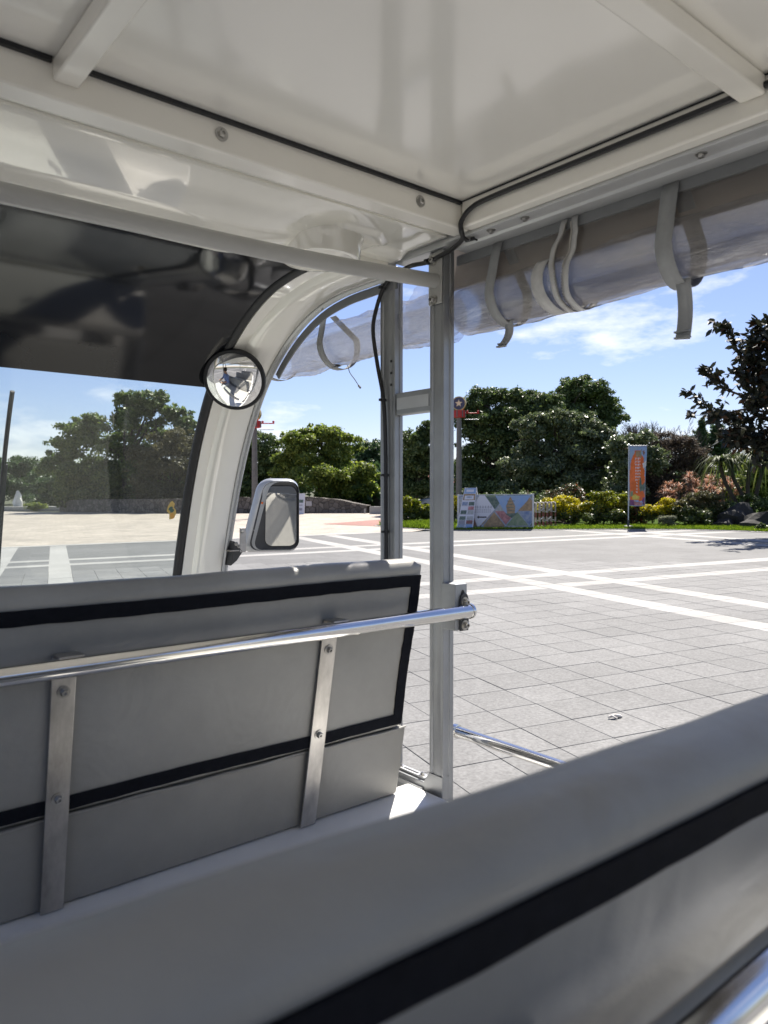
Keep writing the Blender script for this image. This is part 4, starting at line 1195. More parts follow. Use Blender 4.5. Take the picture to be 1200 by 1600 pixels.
# the fig with big dark leaves that leans into the right of the picture
def big_leaves(P, dirs, ln, wd):
    n = len(P); t = dirs + rng.normal(0, .45, (n, 3)); t[:, 2] -= .25; t /= np.linalg.norm(t, axis=1)[:, None]
    b = np.cross(t, rng.normal(0, 1, (n, 3)) + np.array([0, 0, 1.2])); b /= np.linalg.norm(b, axis=1)[:, None] + 1e-9
    Nn = np.cross(b, t); l = ln * rng.uniform(.65, 1.15, n)[:, None]; w = l * wd / ln
    p = [P, P + t * l * .3 + b * w * .42, P + t * l * .62 + b * w * .46 - Nn * l * .04, P + t * l - Nn * l * .12, P + t * l * .62 - b * w * .46 - Nn * l * .04, P + t * l * .3 - b * w * .42, P + t * l * .45 - Nn * l * .0]
    V = np.stack(p, 1).reshape(-1, 3); k = np.arange(n)[:, None] * 7
    F = np.concatenate([k + np.array([[0, 1, 2, 6]]), k + np.array([[6, 2, 3, 4]]), k + np.array([[0, 6, 4, 5]])], 0)
    return V, F
FD = 21.5
fb = gp(1262, FD)
fig = empty('rubber_fig_tree', fb, 'dark large-leaved fig with bare twigs reaching in from the right edge', 'tree', 'trees round the plaza')
def w3(px, py, d=0.0):
    D = FD + d; x, y = at(px, D); return Vector((x, y, zat(py, D)))
mb = MB(); hub = w3(1250, 700)
mb.tube([fb - Vector((0, 0, .2)), fb.lerp(hub, .5) + Vector((.05, 0, 0)), hub], [.2, .15, .12], 10)
twigs = [[(1250, 700), (1215, 655), (1170, 640), (1135, 645), (1110, 640), (1074, 612)], [(1250, 700), (1205, 640), (1160, 620), (1130, 607), (1112, 590), (1096, 578)], [(1250, 690), (1210, 600), (1170, 570), (1150, 548), (1140, 520), (1128, 512)], [(1250, 690), (1215, 560), (1195, 525), (1178, 505)], [(1250, 690), (1225, 560), (1210, 520), (1200, 500)], [(1250, 700), (1200, 690), (1150, 668), (1125, 650), (1112, 652)], [(1250, 705), (1200, 655), (1160, 655), (1145, 652)], [(1250, 690), (1190, 600), (1165, 590), (1148, 580)], [(1250, 700), (1210, 620), (1185, 575), (1172, 540)], [(1250, 710), (1195, 700), (1150, 690), (1128, 675)], [(1250, 690), (1240, 560), (1230, 480)], [(1250, 690), (1280, 560), (1290, 480)], [(1250, 700), (1310, 640), (1350, 580)]]
LP, LD = [], []
for ti, tw in enumerate(twigs):
    dd = random.uniform(-.8, .8)
    pts = spline([w3(x, y, dd * i / len(tw)) for i, (x, y) in enumerate(tw)], 8)
    n = len(pts)
    mb.tube(pts, [.045 * (1 - i / n) + .008 for i in range(n)], 6)
    for i in range(int(n * (.52 if ti < 2 else .35)), n):
        d = (pts[min(i + 1, n - 1)] - pts[max(i - 1, 0)]).normalized()
        for _ in range(5 if i < n - 3 else 7):
            LP.append(pts[i] + Vector((random.gauss(0, .04), random.gauss(0, .04), random.gauss(0, .04)))); LD.append(d * .8 + Vector((random.gauss(0, .7), random.gauss(0, .7), random.gauss(0, .6))))
        if i % 3 == 0 and i < n - 2:
            e = pts[i] + Vector((random.gauss(0, .22), random.gauss(0, .22), random.gauss(.05, .2))); mb.tube([pts[i], e], [.010, .005], 5)
            for _ in range(8): LP.append(e + Vector((random.gauss(0, .05), random.gauss(0, .05), random.gauss(0, .05)))); LD.append((e - pts[i]).normalized() + Vector((random.gauss(0, .7), random.gauss(0, .7), random.gauss(0, .6))))
build('trunk', mb, M_bark, fig, smooth=60)
lobs = px_lobes([(1195, 560, 26, 45), (1182, 610, 28, 40), (1200, 650, 40, 40), (1165, 575, 14, 22), (1230, 540, 50, 60), (1240, 620, 60, 60), (1190, 700, 36, 26), (1150, 685, 26, 16), (1220, 700, 50, 40), (1290, 560, 60, 80), (1175, 530, 12, 18)], FD, .9)
P, Nn = crown_pts(lobs, 3900, .16, .35)
V1, F1 = big_leaves(np.array([list(p) for p in LP]), np.array([list(p) for p in LD]), .25, .115)
V2, F2 = big_leaves(P, Nn * .7 + rng.normal(0, .5, P.shape), .25, .115)
leaf_obj('crown', np.concatenate([V1, V2]), np.concatenate([F1, F2 + len(V1)]), LM['rubber'], fig)

# pandanus: leaning stems with long strap leaves
pb = gp(1168, 27.5); pan = empty('pandanus', pb, 'leaning pandanus with long drooping strap leaves before the dark fig', 'tree')
mb = MB(); heads = []
for stem in ([(1172, 812), (1160, 775), (1146, 748), (1140, 725)], [(1170, 812), (1168, 770), (1170, 735), (1175, 712)], [(1168, 812), (1150, 785), (1132, 752), (1124, 722)], [(1175, 812), (1182, 770), (1192, 730)]):
    pts = [Vector((*at(x, 27.5), zat(y, 27.5))) for x, y in stem]; mb.tube(spline(pts, 4), .075, 8); heads.append(pts[-1])
build('trunk', mb, M_bark, pan, smooth=60)
def strap_leaves(heads, n, ln, w, droop, rise=.9, seg=5):
    Vs, Fs, b = [], [], 0
    for h in heads:
        for _ in range(n):
            a = random.uniform(0, 2 * math.pi); l = ln * random.uniform(.6, 1.1); e = random.uniform(.1, 1.2) * rise
            d = Vector((math.cos(a), math.sin(a), e)).normalized(); s = Vector((-math.sin(a), math.cos(a), 0))
            for k in range(seg + 1):
                t = k / seg; p = h + d * l * t + Vector((0, 0, -droop * l * t * t * t * (1.2 if e < .5 else .9)))
                ww = w * (1 - t ** 2.2) + .002
                Vs += [p - s * ww, p + s * ww]
            for k in range(seg): Fs.append((b + 2 * k, b + 2 * k + 1, b + 2 * k + 3, b + 2 * k + 2))
            b += 2 * (seg + 1)
    return np.array([list(v) for v in Vs]), np.array(Fs)
V, F = strap_leaves(heads, 80, 1.15, .03, .9); leaf_obj('crown', V, F, LM['strap'], pan)

# cordylines with pink heads
for k, (px, top, D) in enumerate([(1048, 760, 30.5), (1062, 752, 31), (1075, 742, 31.5), (1090, 738, 31), (1104, 742, 31.5), (1112, 755, 30.3), (1122, 745, 31.2), (1134, 738, 31.6), (1142, 748, 30.6), (1056, 775, 30), (1098, 765, 30.1), (1128, 768, 30)]):
    b = gp(px, D, LH); mb = MB(); hs = []
    for q in range(4):
        h = Vector((b.x + random.gauss(0, .22), b.y + random.gauss(0, .22), zat(top + random.uniform(4, 26), D)))
        mb.tube([b, b.lerp(h, .6) + Vector((random.gauss(0, .05), 0, 0)), h], [.03, .022, .016], 6); hs += [h, h - Vector((0, 0, .16))]
    root = empty('cordyline', b, 'pink cordyline shrub with spiky leaf heads, %s in the row counted from the banner' % ('first', 'third', 'fourth', 'fifth', 'seventh', 'eighth', 'ninth', 'eleventh', 'twelfth', 'second', 'sixth', 'tenth')[k], 'shrub', 'pink cordylines behind the hedge')
    build('stem', mb, M_twig, root, smooth=60)
    V, F = strap_leaves(hs, 30, .42, .014, .35, 1.3, 3); leaf_obj('foliage', V, F, LM['pink'], root)

def shrub(name, label, px, D, ls, n, ln, wd, mats, clump=.14, group=None, shell=.7, topmat=None, depth=.9):
    b = gp(px, D, LH); lobes = px_lobes([(l[0], l[1], l[2] * 1.18, l[3] * 1.12) for l in ls], D, depth, .15); root = empty(name, b, label, 'shrub', group)
    mb = MB()
    for l in lobes:
        c = Vector(l[:3]); mb.tube([b + Vector((random.gauss(0, .12), random.gauss(0, .12), -.03)), b.lerp(c, .6) + Vector((random.gauss(0, .08), 0, 0)), c], [.03, .02, .008], 5)
    build('stem', mb, M_twig, root, smooth=60)
    P, Nn = crown_pts(lobes, int(n * 1.25), clump, shell, .6); n = len(P)
    P[:, 2] = np.maximum(P[:, 2], b.z + .02)
    V, F = leaves(P, Nn, ln, wd)
    mi = None
    if topmat is not None:
        zs = P[:, 2]; fr = (zs - zs.min()) / (zs.max() - zs.min())
        mi = (rng.random(n) < np.clip((fr - .28) * 3.2, 0.02, .97)).astype(np.int32)
        off = np.array(b); me = np_mesh('foliage', V, F, [mats, topmat], mi); o = bpy.data.objects.new('foliage', me); finish(o, root)
    else:
        leaf_obj('foliage', V, F, mats, root)
    return root
HG = 'shrubs along the lawn'
shrub('yellow_shrub', 'bright yellow shrub beside the folded red and white barrier', 885, 28.2, [(862, 800, 22, 17), (885, 797, 24, 20), (908, 802, 20, 17), (845, 806, 16, 12)], 12000, .075, .042, LM['hedge'], .09, HG, topmat=LM['yellow'])
shrub('red_tipped_shrub', 'rounded green shrub with reddish tips behind the yellow shrub', 878, 29.8, [(865, 782, 20, 20), (890, 780, 22, 19), (878, 800, 32, 18)], 9000, .085, .045, LM['redtip'], .10, HG)
shrub('green_shrub', 'tall dark green shrub with lime top just left of the banner', 948, 27.8, [(935, 795, 18, 24), (958, 790, 20, 25), (946, 808, 28, 16), (975, 796, 12, 22)], 12000, .085, .045, LM['hedge'], .09, HG, topmat=LM['lime'])
shrub('purple_shrub', 'dark reddish shrub directly behind the banner pole', 992, 28.0, [(988, 798, 16, 24), (1000, 806, 14, 16)], 6000, .085, .045, LM['redtip'], .09, HG)
shrub('yellow_shrub', 'bright yellow shrub immediately right of the banner pole', 1028, 27.4, [(1015, 805, 14, 14), (1035, 798, 20, 18), (1050, 803, 15, 15)], 10000, .075, .042, LM['hedge'], .085, HG, topmat=LM['yellow'])
shrub('green_shrub', 'broad dark green shrub with olive top below the pink cordylines', 1094, 26.8, [(1075, 800, 20, 22), (1098, 794, 24, 26), (1120, 800, 18, 24), (1096, 812, 38, 14)], 13000, .085, .045, LM['hedge'], .09, HG, topmat=LM['olive'])
shrub('grey_shrub', 'small pale grey-green tuft in front of the broad dark shrub', 1044, 25.8, [(1044, 814, 12, 9)], 2500, .08, .02, LM['grey'], .05, HG)
shrub('low_plant', 'tiny leafy plant at the plaza edge near the right frame', 1192, 23.4, [(1192, 826, 10, 7)], 900, .09, .04, LM['hedge'], .05, HG)
shrub('yellow_shrub', 'yellow shrub peeping out left of the brochure stand', 712, 28.4, [(706, 798, 16, 18), (718, 790, 12, 14)], 7000, .08, .045, LM['hedge'], .09, HG, topmat=LM['yellow'])
shrub('lime_shrub', 'loose lime green shrub between the two posts', 645, 30.5, [(640, 795, 14, 16), (655, 800, 16, 14), (632, 805, 12, 14), (665, 803, 10, 12)], 5000, .12, .06, LM['hedge'], .14, HG, topmat=LM['lime'], shell=.4)
shrub('dark_shrub', 'very dark shrub under the pandanus at the right edge', 1180, 27.0, [(1150, 803, 22, 18), (1180, 798, 26, 22), (1212, 800, 26, 22)], 8000, .1, .05, LM['fig'], .1, HG)
shrub('dark_shrub', 'dark low shrub under the trees behind the brochure stand', 760, 31.5, [(735, 790, 26, 22), (770, 792, 28, 20), (805, 790, 28, 22), (835, 788, 26, 24)], 9000, .11, .055, LM['fig'], .13, HG)
shrub('small_shrub', 'small lime green plant low behind the left end of the wall', 56, 58, [(50, 792, 14, 6), (64, 793, 12, 5)], 2500, .16, .07, LM['bright'], .12, HG)

# shade-darkened rocks under the right-hand trees
def rock(px, D, w, h, label, seed):
    b = gp(px, D, LH - .05); rnd = random.Random(seed); bm = bmesh.new(); bmesh.ops.create_icosphere(bm, subdivisions=3, radius=1)
    for v in bm.verts:
        k = 1 + .22 * math.sin(v.co.x * 3 + seed) * math.cos(v.co.y * 4 + seed) + .13 * math.sin(v.co.z * 6 + v.co.x * 5 + seed) + rnd.uniform(-.03, .03)
        v.co = Vector((v.co.x * w * k, v.co.y * w * .8 * k, max(v.co.z * h * k, -.1)))
    me = bpy.data.meshes.new('rock'); bm.to_mesh(me); bm.free(); me.materials.append(M_rock)
    o = bpy.data.objects.new('rock', me); finish(o, None, b); tag(o, label, 'rock', 'rocks at the lawn edge')
M_rock = mat('shade_darkened_rock', (.035, .033, .03), .9, var=.4, vscale=2.5, bump=.8, bscale=6)  # base colour lowered so the trees' shade is painted into the rock
rock(1150, 26.2, .75, .75, 'big shade-darkened rock at the foot of the pandanus', 2)
rock(1195, 25.3, .9, .55, 'broad shade-darkened rock at the right edge of the view', 5)
rock(1133, 25.8, .4, .3, 'small shade-darkened rock beside the broad green shrub', 9)
# ================================================================ things standing round the plaza
def frame(p0, p1):
    """matrix: x along p0->p1, z up, y away from the camera; origin p0"""
    p0, p1 = Vector(p0), Vector(p1); x = (p1 - p0).normalized(); z = Vector((0, 0, 1)); y = z.cross(x).normalized()
    if y.dot(Vector((c2.x, c2.y, 0))) < 0: y = -y
    return Matrix(((x.x, y.x, 0, p0.x), (x.y, y.y, 0, p0.y), (x.z, y.z, 1, p0.z), (0, 0, 0, 1))), (p1 - p0).length
def col(name, c, r=.55, var=.0, vs=6, d=None): return mat(name, c, r, var=var, vscale=vs, admix=d)
PAL = dict(white=col('print_white', (.66, .66, .70)), green=col('print_green', (.10, .16, .08), var=.7, vs=9, d=(.33, .36, .25)), blue=col('print_blue', (.09, .14, .27), var=.5, vs=5, d=(.42, .46, .50)), pale=col('print_pale_blue', (.34, .40, .48), var=.4, vs=6),
           dark=col('print_dark_green', (.03, .06, .05), var=.6, vs=12, d=(.2, .25, .2)), red=col('print_flowers', (.30, .07, .10), var=.7, vs=14, d=(.10, .15, .07)), sand=col('print_sand', (.40, .27, .15), var=.35, vs=10, d=(.2, .15, .09)), bird=col('print_grey', (.2, .22, .2), var=.6, vs=11, d=(.55, .54, .54)), ink=col('print_ink', (.02, .02, .022)), orange=col('print_orange', (.80, .17, .035), var=.3, vs=5), yellow=col('print_yellow', (.72, .55, .12), var=.3, vs=9), pink=col('print_pink', (.48, .22, .22), var=.5, vs=11), purple=col('print_purple', (.22, .07, .20), var=.5, vs=10), sky=col('print_sky', (.17, .30, .54), var=.35, vs=3, d=(.34, .42, .52)), grey=col('print_ash', (.30, .30, .34)))
PK = list(PAL); PM = [PAL[k] for k in PK]; PI = {k: i for i, k in enumerate(PK)}

# ---- large signboard with a lattice of photographs
FM, W = frame(gp(716, 26.35, LH), gp(833, 25.75, LH)); HB = 1.16
root = empty('signboard', gp(775, 26.0, LH), 'wide low signboard printed with a lattice of photos and a white diamond', 'signboard')
mb = MB(FM); mb.box(0, W, 0, .05, .04, HB); build('panel', mb, [col('board_edge', (.5, .5, .52))], root, bevel=.004)
def quad(mb, pts, k, lift): mb.add([(x * W, -lift, .04 + z * (HB - .04)) for x, z in pts], [list(range(len(pts)))], PI[k])
def clip(pts, lo=0.0, hi=1.0):
    for ax, v, sg in ((0, lo, 1), (0, hi, -1), (1, lo, 1), (1, hi, -1)):
        o = []
        for a, b in zip(pts, pts[1:] + pts[:1]):
            da, db = sg * (a[ax] - v), sg * (b[ax] - v)
            if da >= 0: o.append(a)
            if da * db < 0:
                t = da / (da - db); o.append((a[0] + (b[0] - a[0]) * t, a[1] + (b[1] - a[1]) * t))
        pts = o
        if not pts: return pts
    return pts
mb = MB(FM); quad(mb, [(0, 0), (1, 0), (1, 1), (0, 1)], 'pale', .003)
px_, py_ = .31, .90                    # half diagonals of a lattice cell
cols = ['green', 'bird', 'dark', 'red', 'blue', 'sand', 'bird', 'green', 'pink', 'dark', 'bird', 'blue', 'sand']
kk = 0
for a in range(-4, 9):
    for b in range(-4, 6):
        cx, cz = .33 + (a - b) * px_ / 2 * 1.0 + 0, .5 + (a + b - 2) * py_ / 2
        p = clip([(cx + px_ * .47, cz), (cx, cz + py_ * .47), (cx - px_ * .47, cz), (cx, cz - py_ * .47)])
        if len(p) > 2:
            quad(mb, p, cols[(a * 5 + b * 3) % len(cols)], .006)
            if len(p) > 3:
                q = [(cx + (x - cx) * .98, min(z, cz)) for x, z in p]; q = clip(q)
                if len(q) > 2: quad(mb, q, cols[(a * 3 + b * 7 + 2) % len(cols)], .0075)
quad(mb, clip([(.545, .985), (.66, .47), (.79, .985)]) if False else [(.50, .98), (.62, .48), (.72, .30), (.92, .80), (.97, .98)], 'sky', .010)
quad(mb, [(.66, .42), (.645, .66), (.67, .80), (.70, .95), (.735, .80), (.765, .64), (.76, .42)], 'sand', .013)
for z in (.5, .6, .7, .8): quad(mb, [(.655, z), (.757, z), (.757, z + .018), (.655, z + .018)], 'dark', .0135)
quad(mb, [(.63, .42), (.72, .28), (.80, .44)], 'dark', .014)
quad(mb, [(.175, .54), (.29, .99), (.36, .99), (.495, .55), (.29, .03), (.26, .03)], 'white', .016)
quad(mb, [(.36, 0.0), (.455, .30), (.56, 0.0)], 'sand', .012)
x = .215
for k in range(7):                     # heading: unreadable at this distance, kept as dark glyph strokes
    quad(mb, [(x, .60), (x + .028, .60), (x + .028, .615), (x, .615)], 'grey', .018); quad(mb, [(x, .64), (x + .026, .64), (x + .026, .652), (x, .652)], 'grey', .018); quad(mb, [(x + .010, .585), (x + .016, .585), (x + .016, .675), (x + .010, .675)], 'grey', .0185)
    x += .036
for z in (.545, .50, .46):
    x = .225
    for k in range(9): quad(mb, [(x, z), (x + .016, z), (x + .016, z + .018), (x, z + .018)], 'grey', .018); x += .025
quad(mb, [(.255, .315), (.28, .365), (.28, .335), (.385, .335), (.385, .295), (.28, .295), (.28, .265)], 'ink', .018)
build('printed_face', mb, PM, root, fix=False)
for xx in (0, 1):
    mb = MB(FM); mb.box(W * xx - .03, W * xx + .03, -.022, .07, 0, HB + .03); build('frame_post', mb, M['alu_light'], root, bevel=.003)
mb = MB(FM); mb.box(.03, W - .03, -.004, .056, HB, HB + .02); build('top_rail', mb, M['alu_light'], root)
mb = MB(FM); mb.lathe([(.02, 0), (.03, .05), (.012, .1), (.014, .13), (0, .15)], (W * .93, .02, HB + .02), (0, 0, 1), 8); build('finial', mb, PAL['sand'], root, smooth=60)

# ---- brochure A-frame
FM, W = frame(gp(713, 26.1, LH), gp(739, 25.95, LH)); lean = .32; hh = 1.42
root = empty('brochure_stand', gp(727, 26.2, LH), 'narrow white A-frame board of photo panels with blue header, left of the signboard', 'sign')
def lf(x, t, o=0.0): return (x * W * (1 - .28 * t) + .42 * W * t, lean * t - o, hh * t)
mb = MB(FM); mb.add([lf(0, 0), lf(1, 0), lf(1, 1), lf(0, 1), lf(0, 0, -.03), lf(1, 0, -.03), lf(1, 1, -.03), lf(0, 1, -.03)], [(0, 1, 2, 3), (7, 6, 5, 4), (0, 4, 5, 1), (1, 5, 6, 2), (2, 6, 7, 3), (3, 7, 4, 0)])
build('front_board', mb, PAL['white'], root)
mb = MB(FM)
def lq(x0, x1, t0, t1, k, o=.006): mb.add([lf(x0, t0, o), lf(x1, t0, o), lf(x1, t1, o), lf(x0, t1, o)], [(0, 1, 2, 3)], PI[k])
lq(.05, .95, .86, .99, 'sky'); lq(.2, .8, .90, .96, 'white', .008); lq(.05, .95, .70, .85, 'sand'); lq(.15, .85, .715, .81, 'white', .008); lq(.3, .7, .75, .79, 'pale', .01)
for t0, ks in ((.57, ('blue', 'dark')), (.46, ('white', 'pink')), (.36, ('dark', 'bird')), (.22, ('dark', 'bird')), (.12, ('grey', 'red')), (.03, ('pale', 'sky'))):
    lq(.06, .46, t0, t0 + .085, ks[0]); lq(.54, .94, t0, t0 + .085, ks[1])
    for q in (.0,): lq(.06, .94, t0 - .012, t0 - .006, 'grey')
build('printed_panels', mb, PM, root, fix=False)
mb = MB(FM)
for x in (.02, .98): mb.tube([lf(x, 1, -.02), (x * W * .8 + .40 * W + .14, lean * 2.2, 0)], .018, 6)
build('rear_frame', mb, M['alu_light'], root)

# ---- folded red and white barrier
M_red = mat('barrier_red', (.16, .055, .04), .6, var=.25, vscale=8); M_wht = mat('barrier_white', (.34, .31, .27), .6, var=.3, vscale=8)
FM, W = frame(gp(838, 26.4, LH), gp(868, 27.0, LH))
root = empty('folding_barrier', gp(853, 26.7, LH), 'folded red and white striped hoop barrier between signboard and yellow shrub', 'barrier')
for k in range(6):
    x = W * k / 5; y0 = .0; mb = MB(FM); hgt, wd = .86, .34
    path = [(x, y0, 0), (x, y0, hgt - .12), (x + .03, y0 + .02, hgt - .03), (x + .09, y0 + .10, hgt), (x + .09, y0 + wd - .08, hgt), (x + .12, y0 + wd, hgt - .1), (x + .12, y0 + wd, 0)]
    zc = [0, .17, .34, .51, .68, hgt]
    for i in range(4):
        mb.tube([(x, y0, zc[i]), (x, y0, zc[i + 1])], .026, 8, i % 2)
        mb.tube([(x + .12, y0 + wd, zc[i]), (x + .12, y0 + wd, zc[i + 1])], .026, 8, i % 2)
    mb.tube([(x, y0, .68), (x, y0, hgt - .12), (x + .03, y0 + .05, hgt - .02), (x + .06, y0 + wd * .5, hgt), (x + .09, y0 + wd - .05, hgt - .02), (x + .12, y0 + wd, hgt - .12), (x + .12, y0 + wd, .68)], .026, 8, 1)
    build('hoop', mb, [M_red, M_wht], root, smooth=60)
for z in (.25, .55):
    mb = MB(FM)
    for k in range(5): mb.tube([(W * k / 5, .0, z), (W * (k + 1) / 5, .0, z + (.12 if k % 2 else -.05))], .012, 6)
    build('link_bar', mb, M['alu_light'], root)
mb = MB(FM); mb.box(-.05, W + .25, -.06, .42, -.01, .03); build('base_rail', mb, M_wht, root, bevel=.01)

# ---- orange banner on a pole
fb = gp(982, 25.6, LH); root = empty('banner_flag', fb, 'tall narrow orange and blue banner on a thin pole before the hedge', 'banner')
top = zat(695, 25.6)
mb = MB(); mb.tube([fb - Vector((0, 0, .03)), Vector((fb.x, fb.y, top))], .018, 10); mb.lathe([(.03, 0), (.03, .03), (0, .05)], (fb.x, fb.y, top - .01), (0, 0, 1), 10)
build('pole', mb, mat('banner_pole', (.5, .55, .6), .4, .3), root, smooth=50)
mb = MB(); mb.lathe([(.16, 0), (.16, .05), (.05, .08), (.03, .25), (0, .26)], fb, (0, 0, 1), 16); build('pole_base', mb, M['darkplastic'], root, smooth=40)
xd = Vector((r2.x, r2.y, 0)); yd = Vector((-c2.x, -c2.y, 0)); zt, zb = top - .03, zat(790, 25.6); BW = .575
mb = MB(); mb.tube([Vector((fb.x, fb.y, top - .03)) - xd * .03, Vector((fb.x, fb.y, top - .03)) + xd * (BW + .04)], .010, 8); build('cross_arm', mb, M['alu_light'], root)
def fpt(u, v, o=0.0):
    s = .035 * math.sin(v * 5 + 1) * u + .018 * math.sin(u * 7 + v * 9)
    return Vector((fb.x, fb.y, 0)) + xd * (.022 + BW * u * (1 - .05 * v)) + yd * (s + o) + Vector((0, 0, zt + (zb - zt) * v - .02 * math.sin(u * 3) * v))
def inside(u, v, poly):
    c = False
    for a, b in zip(poly, poly[1:] + poly[:1]):
        if (a[1] > v) != (b[1] > v) and u < (b[0] - a[0]) * (v - a[1]) / (b[1] - a[1]) + a[0]: c = not c
    return c
tower = [(.30, .08), (.66, .08), (.72, .15), (.82, .20), (.92, .42), (.98, .60), (.98, .9), (.045, .9), (.045, .42), (.09, .25), (.20, .17), (.28, .14)]
zones = [('white', [(.76, .30), (.99, .24), (.99, .34), (.84, .38)]), ('red', [(.74, .09), (.86, .08), (.90, .13), (.80, .16)]), ('green', [(.62, .10), (.72, .06), (.70, .2), (.62, .2)]),
         ('sand', [(.36, .09), (.64, .09), (.64, .17), (.50, .20), (.36, .16)]), ('dark', [(.62, .55), (.72, .52), (.80, .66), (.96, .60), (.96, .74), (.66, .76)]), ('green', [(.08, .76), (.22, .75), (.22, .83), (.08, .85)]),
         ('yellow', [(.18, .84), (.36, .80), (.66, .84), (.62, .89), (.2, .89)]), ('orange', [(.55, .80), (.72, .72), (.86, .82), (.84, .90), (.60, .93)]), ('purple', [(.05, .90), (.30, .90), (.36, .99), (.05, .99)]), ('purple', [(.78, .86), (.97, .86), (.97, .99), (.84, .98)]), ('pink', [(.30, .91), (.50, .93), (.80, .94), (.80, .995), (.34, .995)]), ('pink', [(.84, .74), (.97, .74), (.97, .82)]), ('orange', tower)]
mb = MB(); nu, nv = 30, 100
for j in range(nv):
    for i in range(nu):
        u, v = (i + .5) / nu, (j + .5) / nv; k = 'sky' if u < .9 or v < .5 else 'pale'
        for nm, pl in zones:
            if inside(u, v, pl): k = nm; break
        if u < .035 or v < .02: k = 'blue'
        # two columns of white lettering
        for cx, a, b in ((.40, .2, .80), (.56, .2, .56)):
            if k in ('orange', 'sand', 'yellow', 'dark') and a < v < b and abs(u - cx - .12 * (v - .2)) < .065 and ((int((v - .2) * 100) % 5) not in (4,)) and ((i * 7 + j * 13 + i * j) % 5 < 3): k = 'white'
        mb.add([fpt(i / nu, j / nv), fpt((i + 1) / nu, j / nv), fpt((i + 1) / nu, (j + 1) / nv), fpt(i / nu, (j + 1) / nv)], [(0, 1, 2, 3)], PI[k])
build('cloth', mb, PM, root, smooth=60, fix=False)

# ---- lamp posts with a star disc
M_pole = mat('lamp_pole_grey', (.16, .15, .14), .55, .3, var=.2, vscale=5); M_gold = mat('gold_ring', (.55, .40, .16), .35, .6, var=.2, vscale=20)
M_lred = mat('lamp_red', (.50, .035, .03), .45, var=.2, vscale=12); M_night = mat('lamp_dark_blue', (.06, .05, .10), .3, var=.4, vscale=15); M_star = mat('star_gold', (.85, .62, .38), .4)
M_dome = glass_mat('lamp_dome', (.75, .76, .78), admix=.25, ior=1.45)
def lamp(px, D, ytop, label):
    b = gp(px, D, LH); zt = zat(ytop, D); root = empty('lamp_post', b, label, 'lamp post', 'star lamp posts')
    k = D / 31.0; r = .29 * k
    mb = MB(); mb.tube([b - Vector((0, 0, .05)), Vector((b.x, b.y, zt - 2 * r))], [.13 * k, .10 * k], 14); build('pole', mb, M_pole, root, smooth=50)
    mb = MB(); mb.lathe([(.10 * k, -.30 * k), (.25 * k, -.28 * k), (.25 * k, 0), (.12 * k, .02 * k)], (b.x, b.y, zt - 2 * r), (0, 0, 1), 20)
    bd = build('red_band', mb, M_lred, root, smooth=30)
    for q in range(14):
        a = 2 * math.pi * q / 14; mb = MB(); cx, cy = b.x + math.cos(a) * .262 * k, b.y + math.sin(a) * .262 * k
        mb.tube([(cx, cy, zt - 2 * r - .27 * k), (cx, cy, zt - 2 * r - .01)], .022 * k, 6); build('rib', mb, M_lred if q % 2 else M_pole, bd)
    c = Vector((b.x, b.y, zt - r)); n = Vector((-c2.x * .95 - r2.x * .3, -c2.y * .95 - r2.y * .3, 0)).normalized()
    mb = MB(); mb.lathe([(r * .90, .06), (r, .06), (r, -.10), (r * .5, -.16 * k), (0, -.18 * k)], c, n, 32); build('disc_ring', mb, M_gold, root, smooth=40)
    mb = MB(); mb.lathe([(r * .88, .063), (0, .064)], c, n, 32); build('disc_face', mb, M_night, root)
    xs_ = n.cross(Vector((0, 0, 1))).normalized(); mb = MB(); pts = []
    for q in range(10):
        a = math.pi / 2 + q * math.pi / 5; rr = r * (.55 if q % 2 == 0 else .23); pts.append(c + n * .07 + xs_ * rr * math.cos(a) + Vector((0, 0, rr * math.sin(a))))
    mb.prism(pts, n * .02); build('star', mb, M_star, root)
    for zz, ln, rad in ((-.10, .62, .022), (-.36, .60, .016)):
        mb = MB(); p = Vector((b.x, b.y, zt - 2 * r + zz * k)); d = Vector((r2.x, r2.y, 0)); mb.tube([p + d * .2 * k, p + d * (.2 + ln) * k], rad * k, 8); build('arm', mb, M_lred if zz > -.2 else M['alu_light'], root, smooth=50)
    for e in (.34, .78):
        mb = MB(); p = Vector((b.x, b.y, zt - 2 * r - .06 * k)) + Vector((r2.x, r2.y, 0)) * e * k; mb.lathe([(.02, -.02), (.05 * k, .0), (.045 * k, .05 * k), (0, .08 * k)], p, (0, 0, 1), 10); build('bulb', mb, M_lred, root, smooth=60)
lamp(717, 30.5, 620, 'lamp post with star disc and red band behind the brochure stand')
lamp(398, 38.0, 636, 'lamp post with red band rising behind the door mirror')

# ---- stone wall at the back of the beige plaza
def wall(name, label, pts, h, th, m, cap=None):
    mb = MB(); n = len(pts); rows = []
    for k in range(n - 1):
        a, b = Vector(pts[k][:3]), Vector(pts[k + 1][:3]); ha, hb = h[k], h[k + 1]
        m_ = max(2, int((b - a).length / .35))
        for q in range(m_ + (1 if k == n - 2 else 0)):
            t = q / m_; p = a.lerp(b, t); d = (b - a).normalized(); s = Vector((d.y, -d.x, 0)) * th / 2; hh_ = ha + (hb - ha) * t + random.uniform(-.03, .03)
            col_ = [p - s - Vector((0, 0, .1))]
            for z in np.linspace(.05, 1, 5): col_.append(p - s * (1 + random.uniform(-.12, .12)) + Vector((0, 0, hh_ * z)))
            for z in np.linspace(1, .05, 5): col_.append(p + s * (1 + random.uniform(-.12, .12)) + Vector((0, 0, hh_ * z)))
            rows.append(col_ + [p + s - Vector((0, 0, .1))])
    mb.grid(rows); o = build(name, mb, m, None, smooth=30, fix=True, loc=pts[n // 2]); tag(o, label, 'wall'); return o
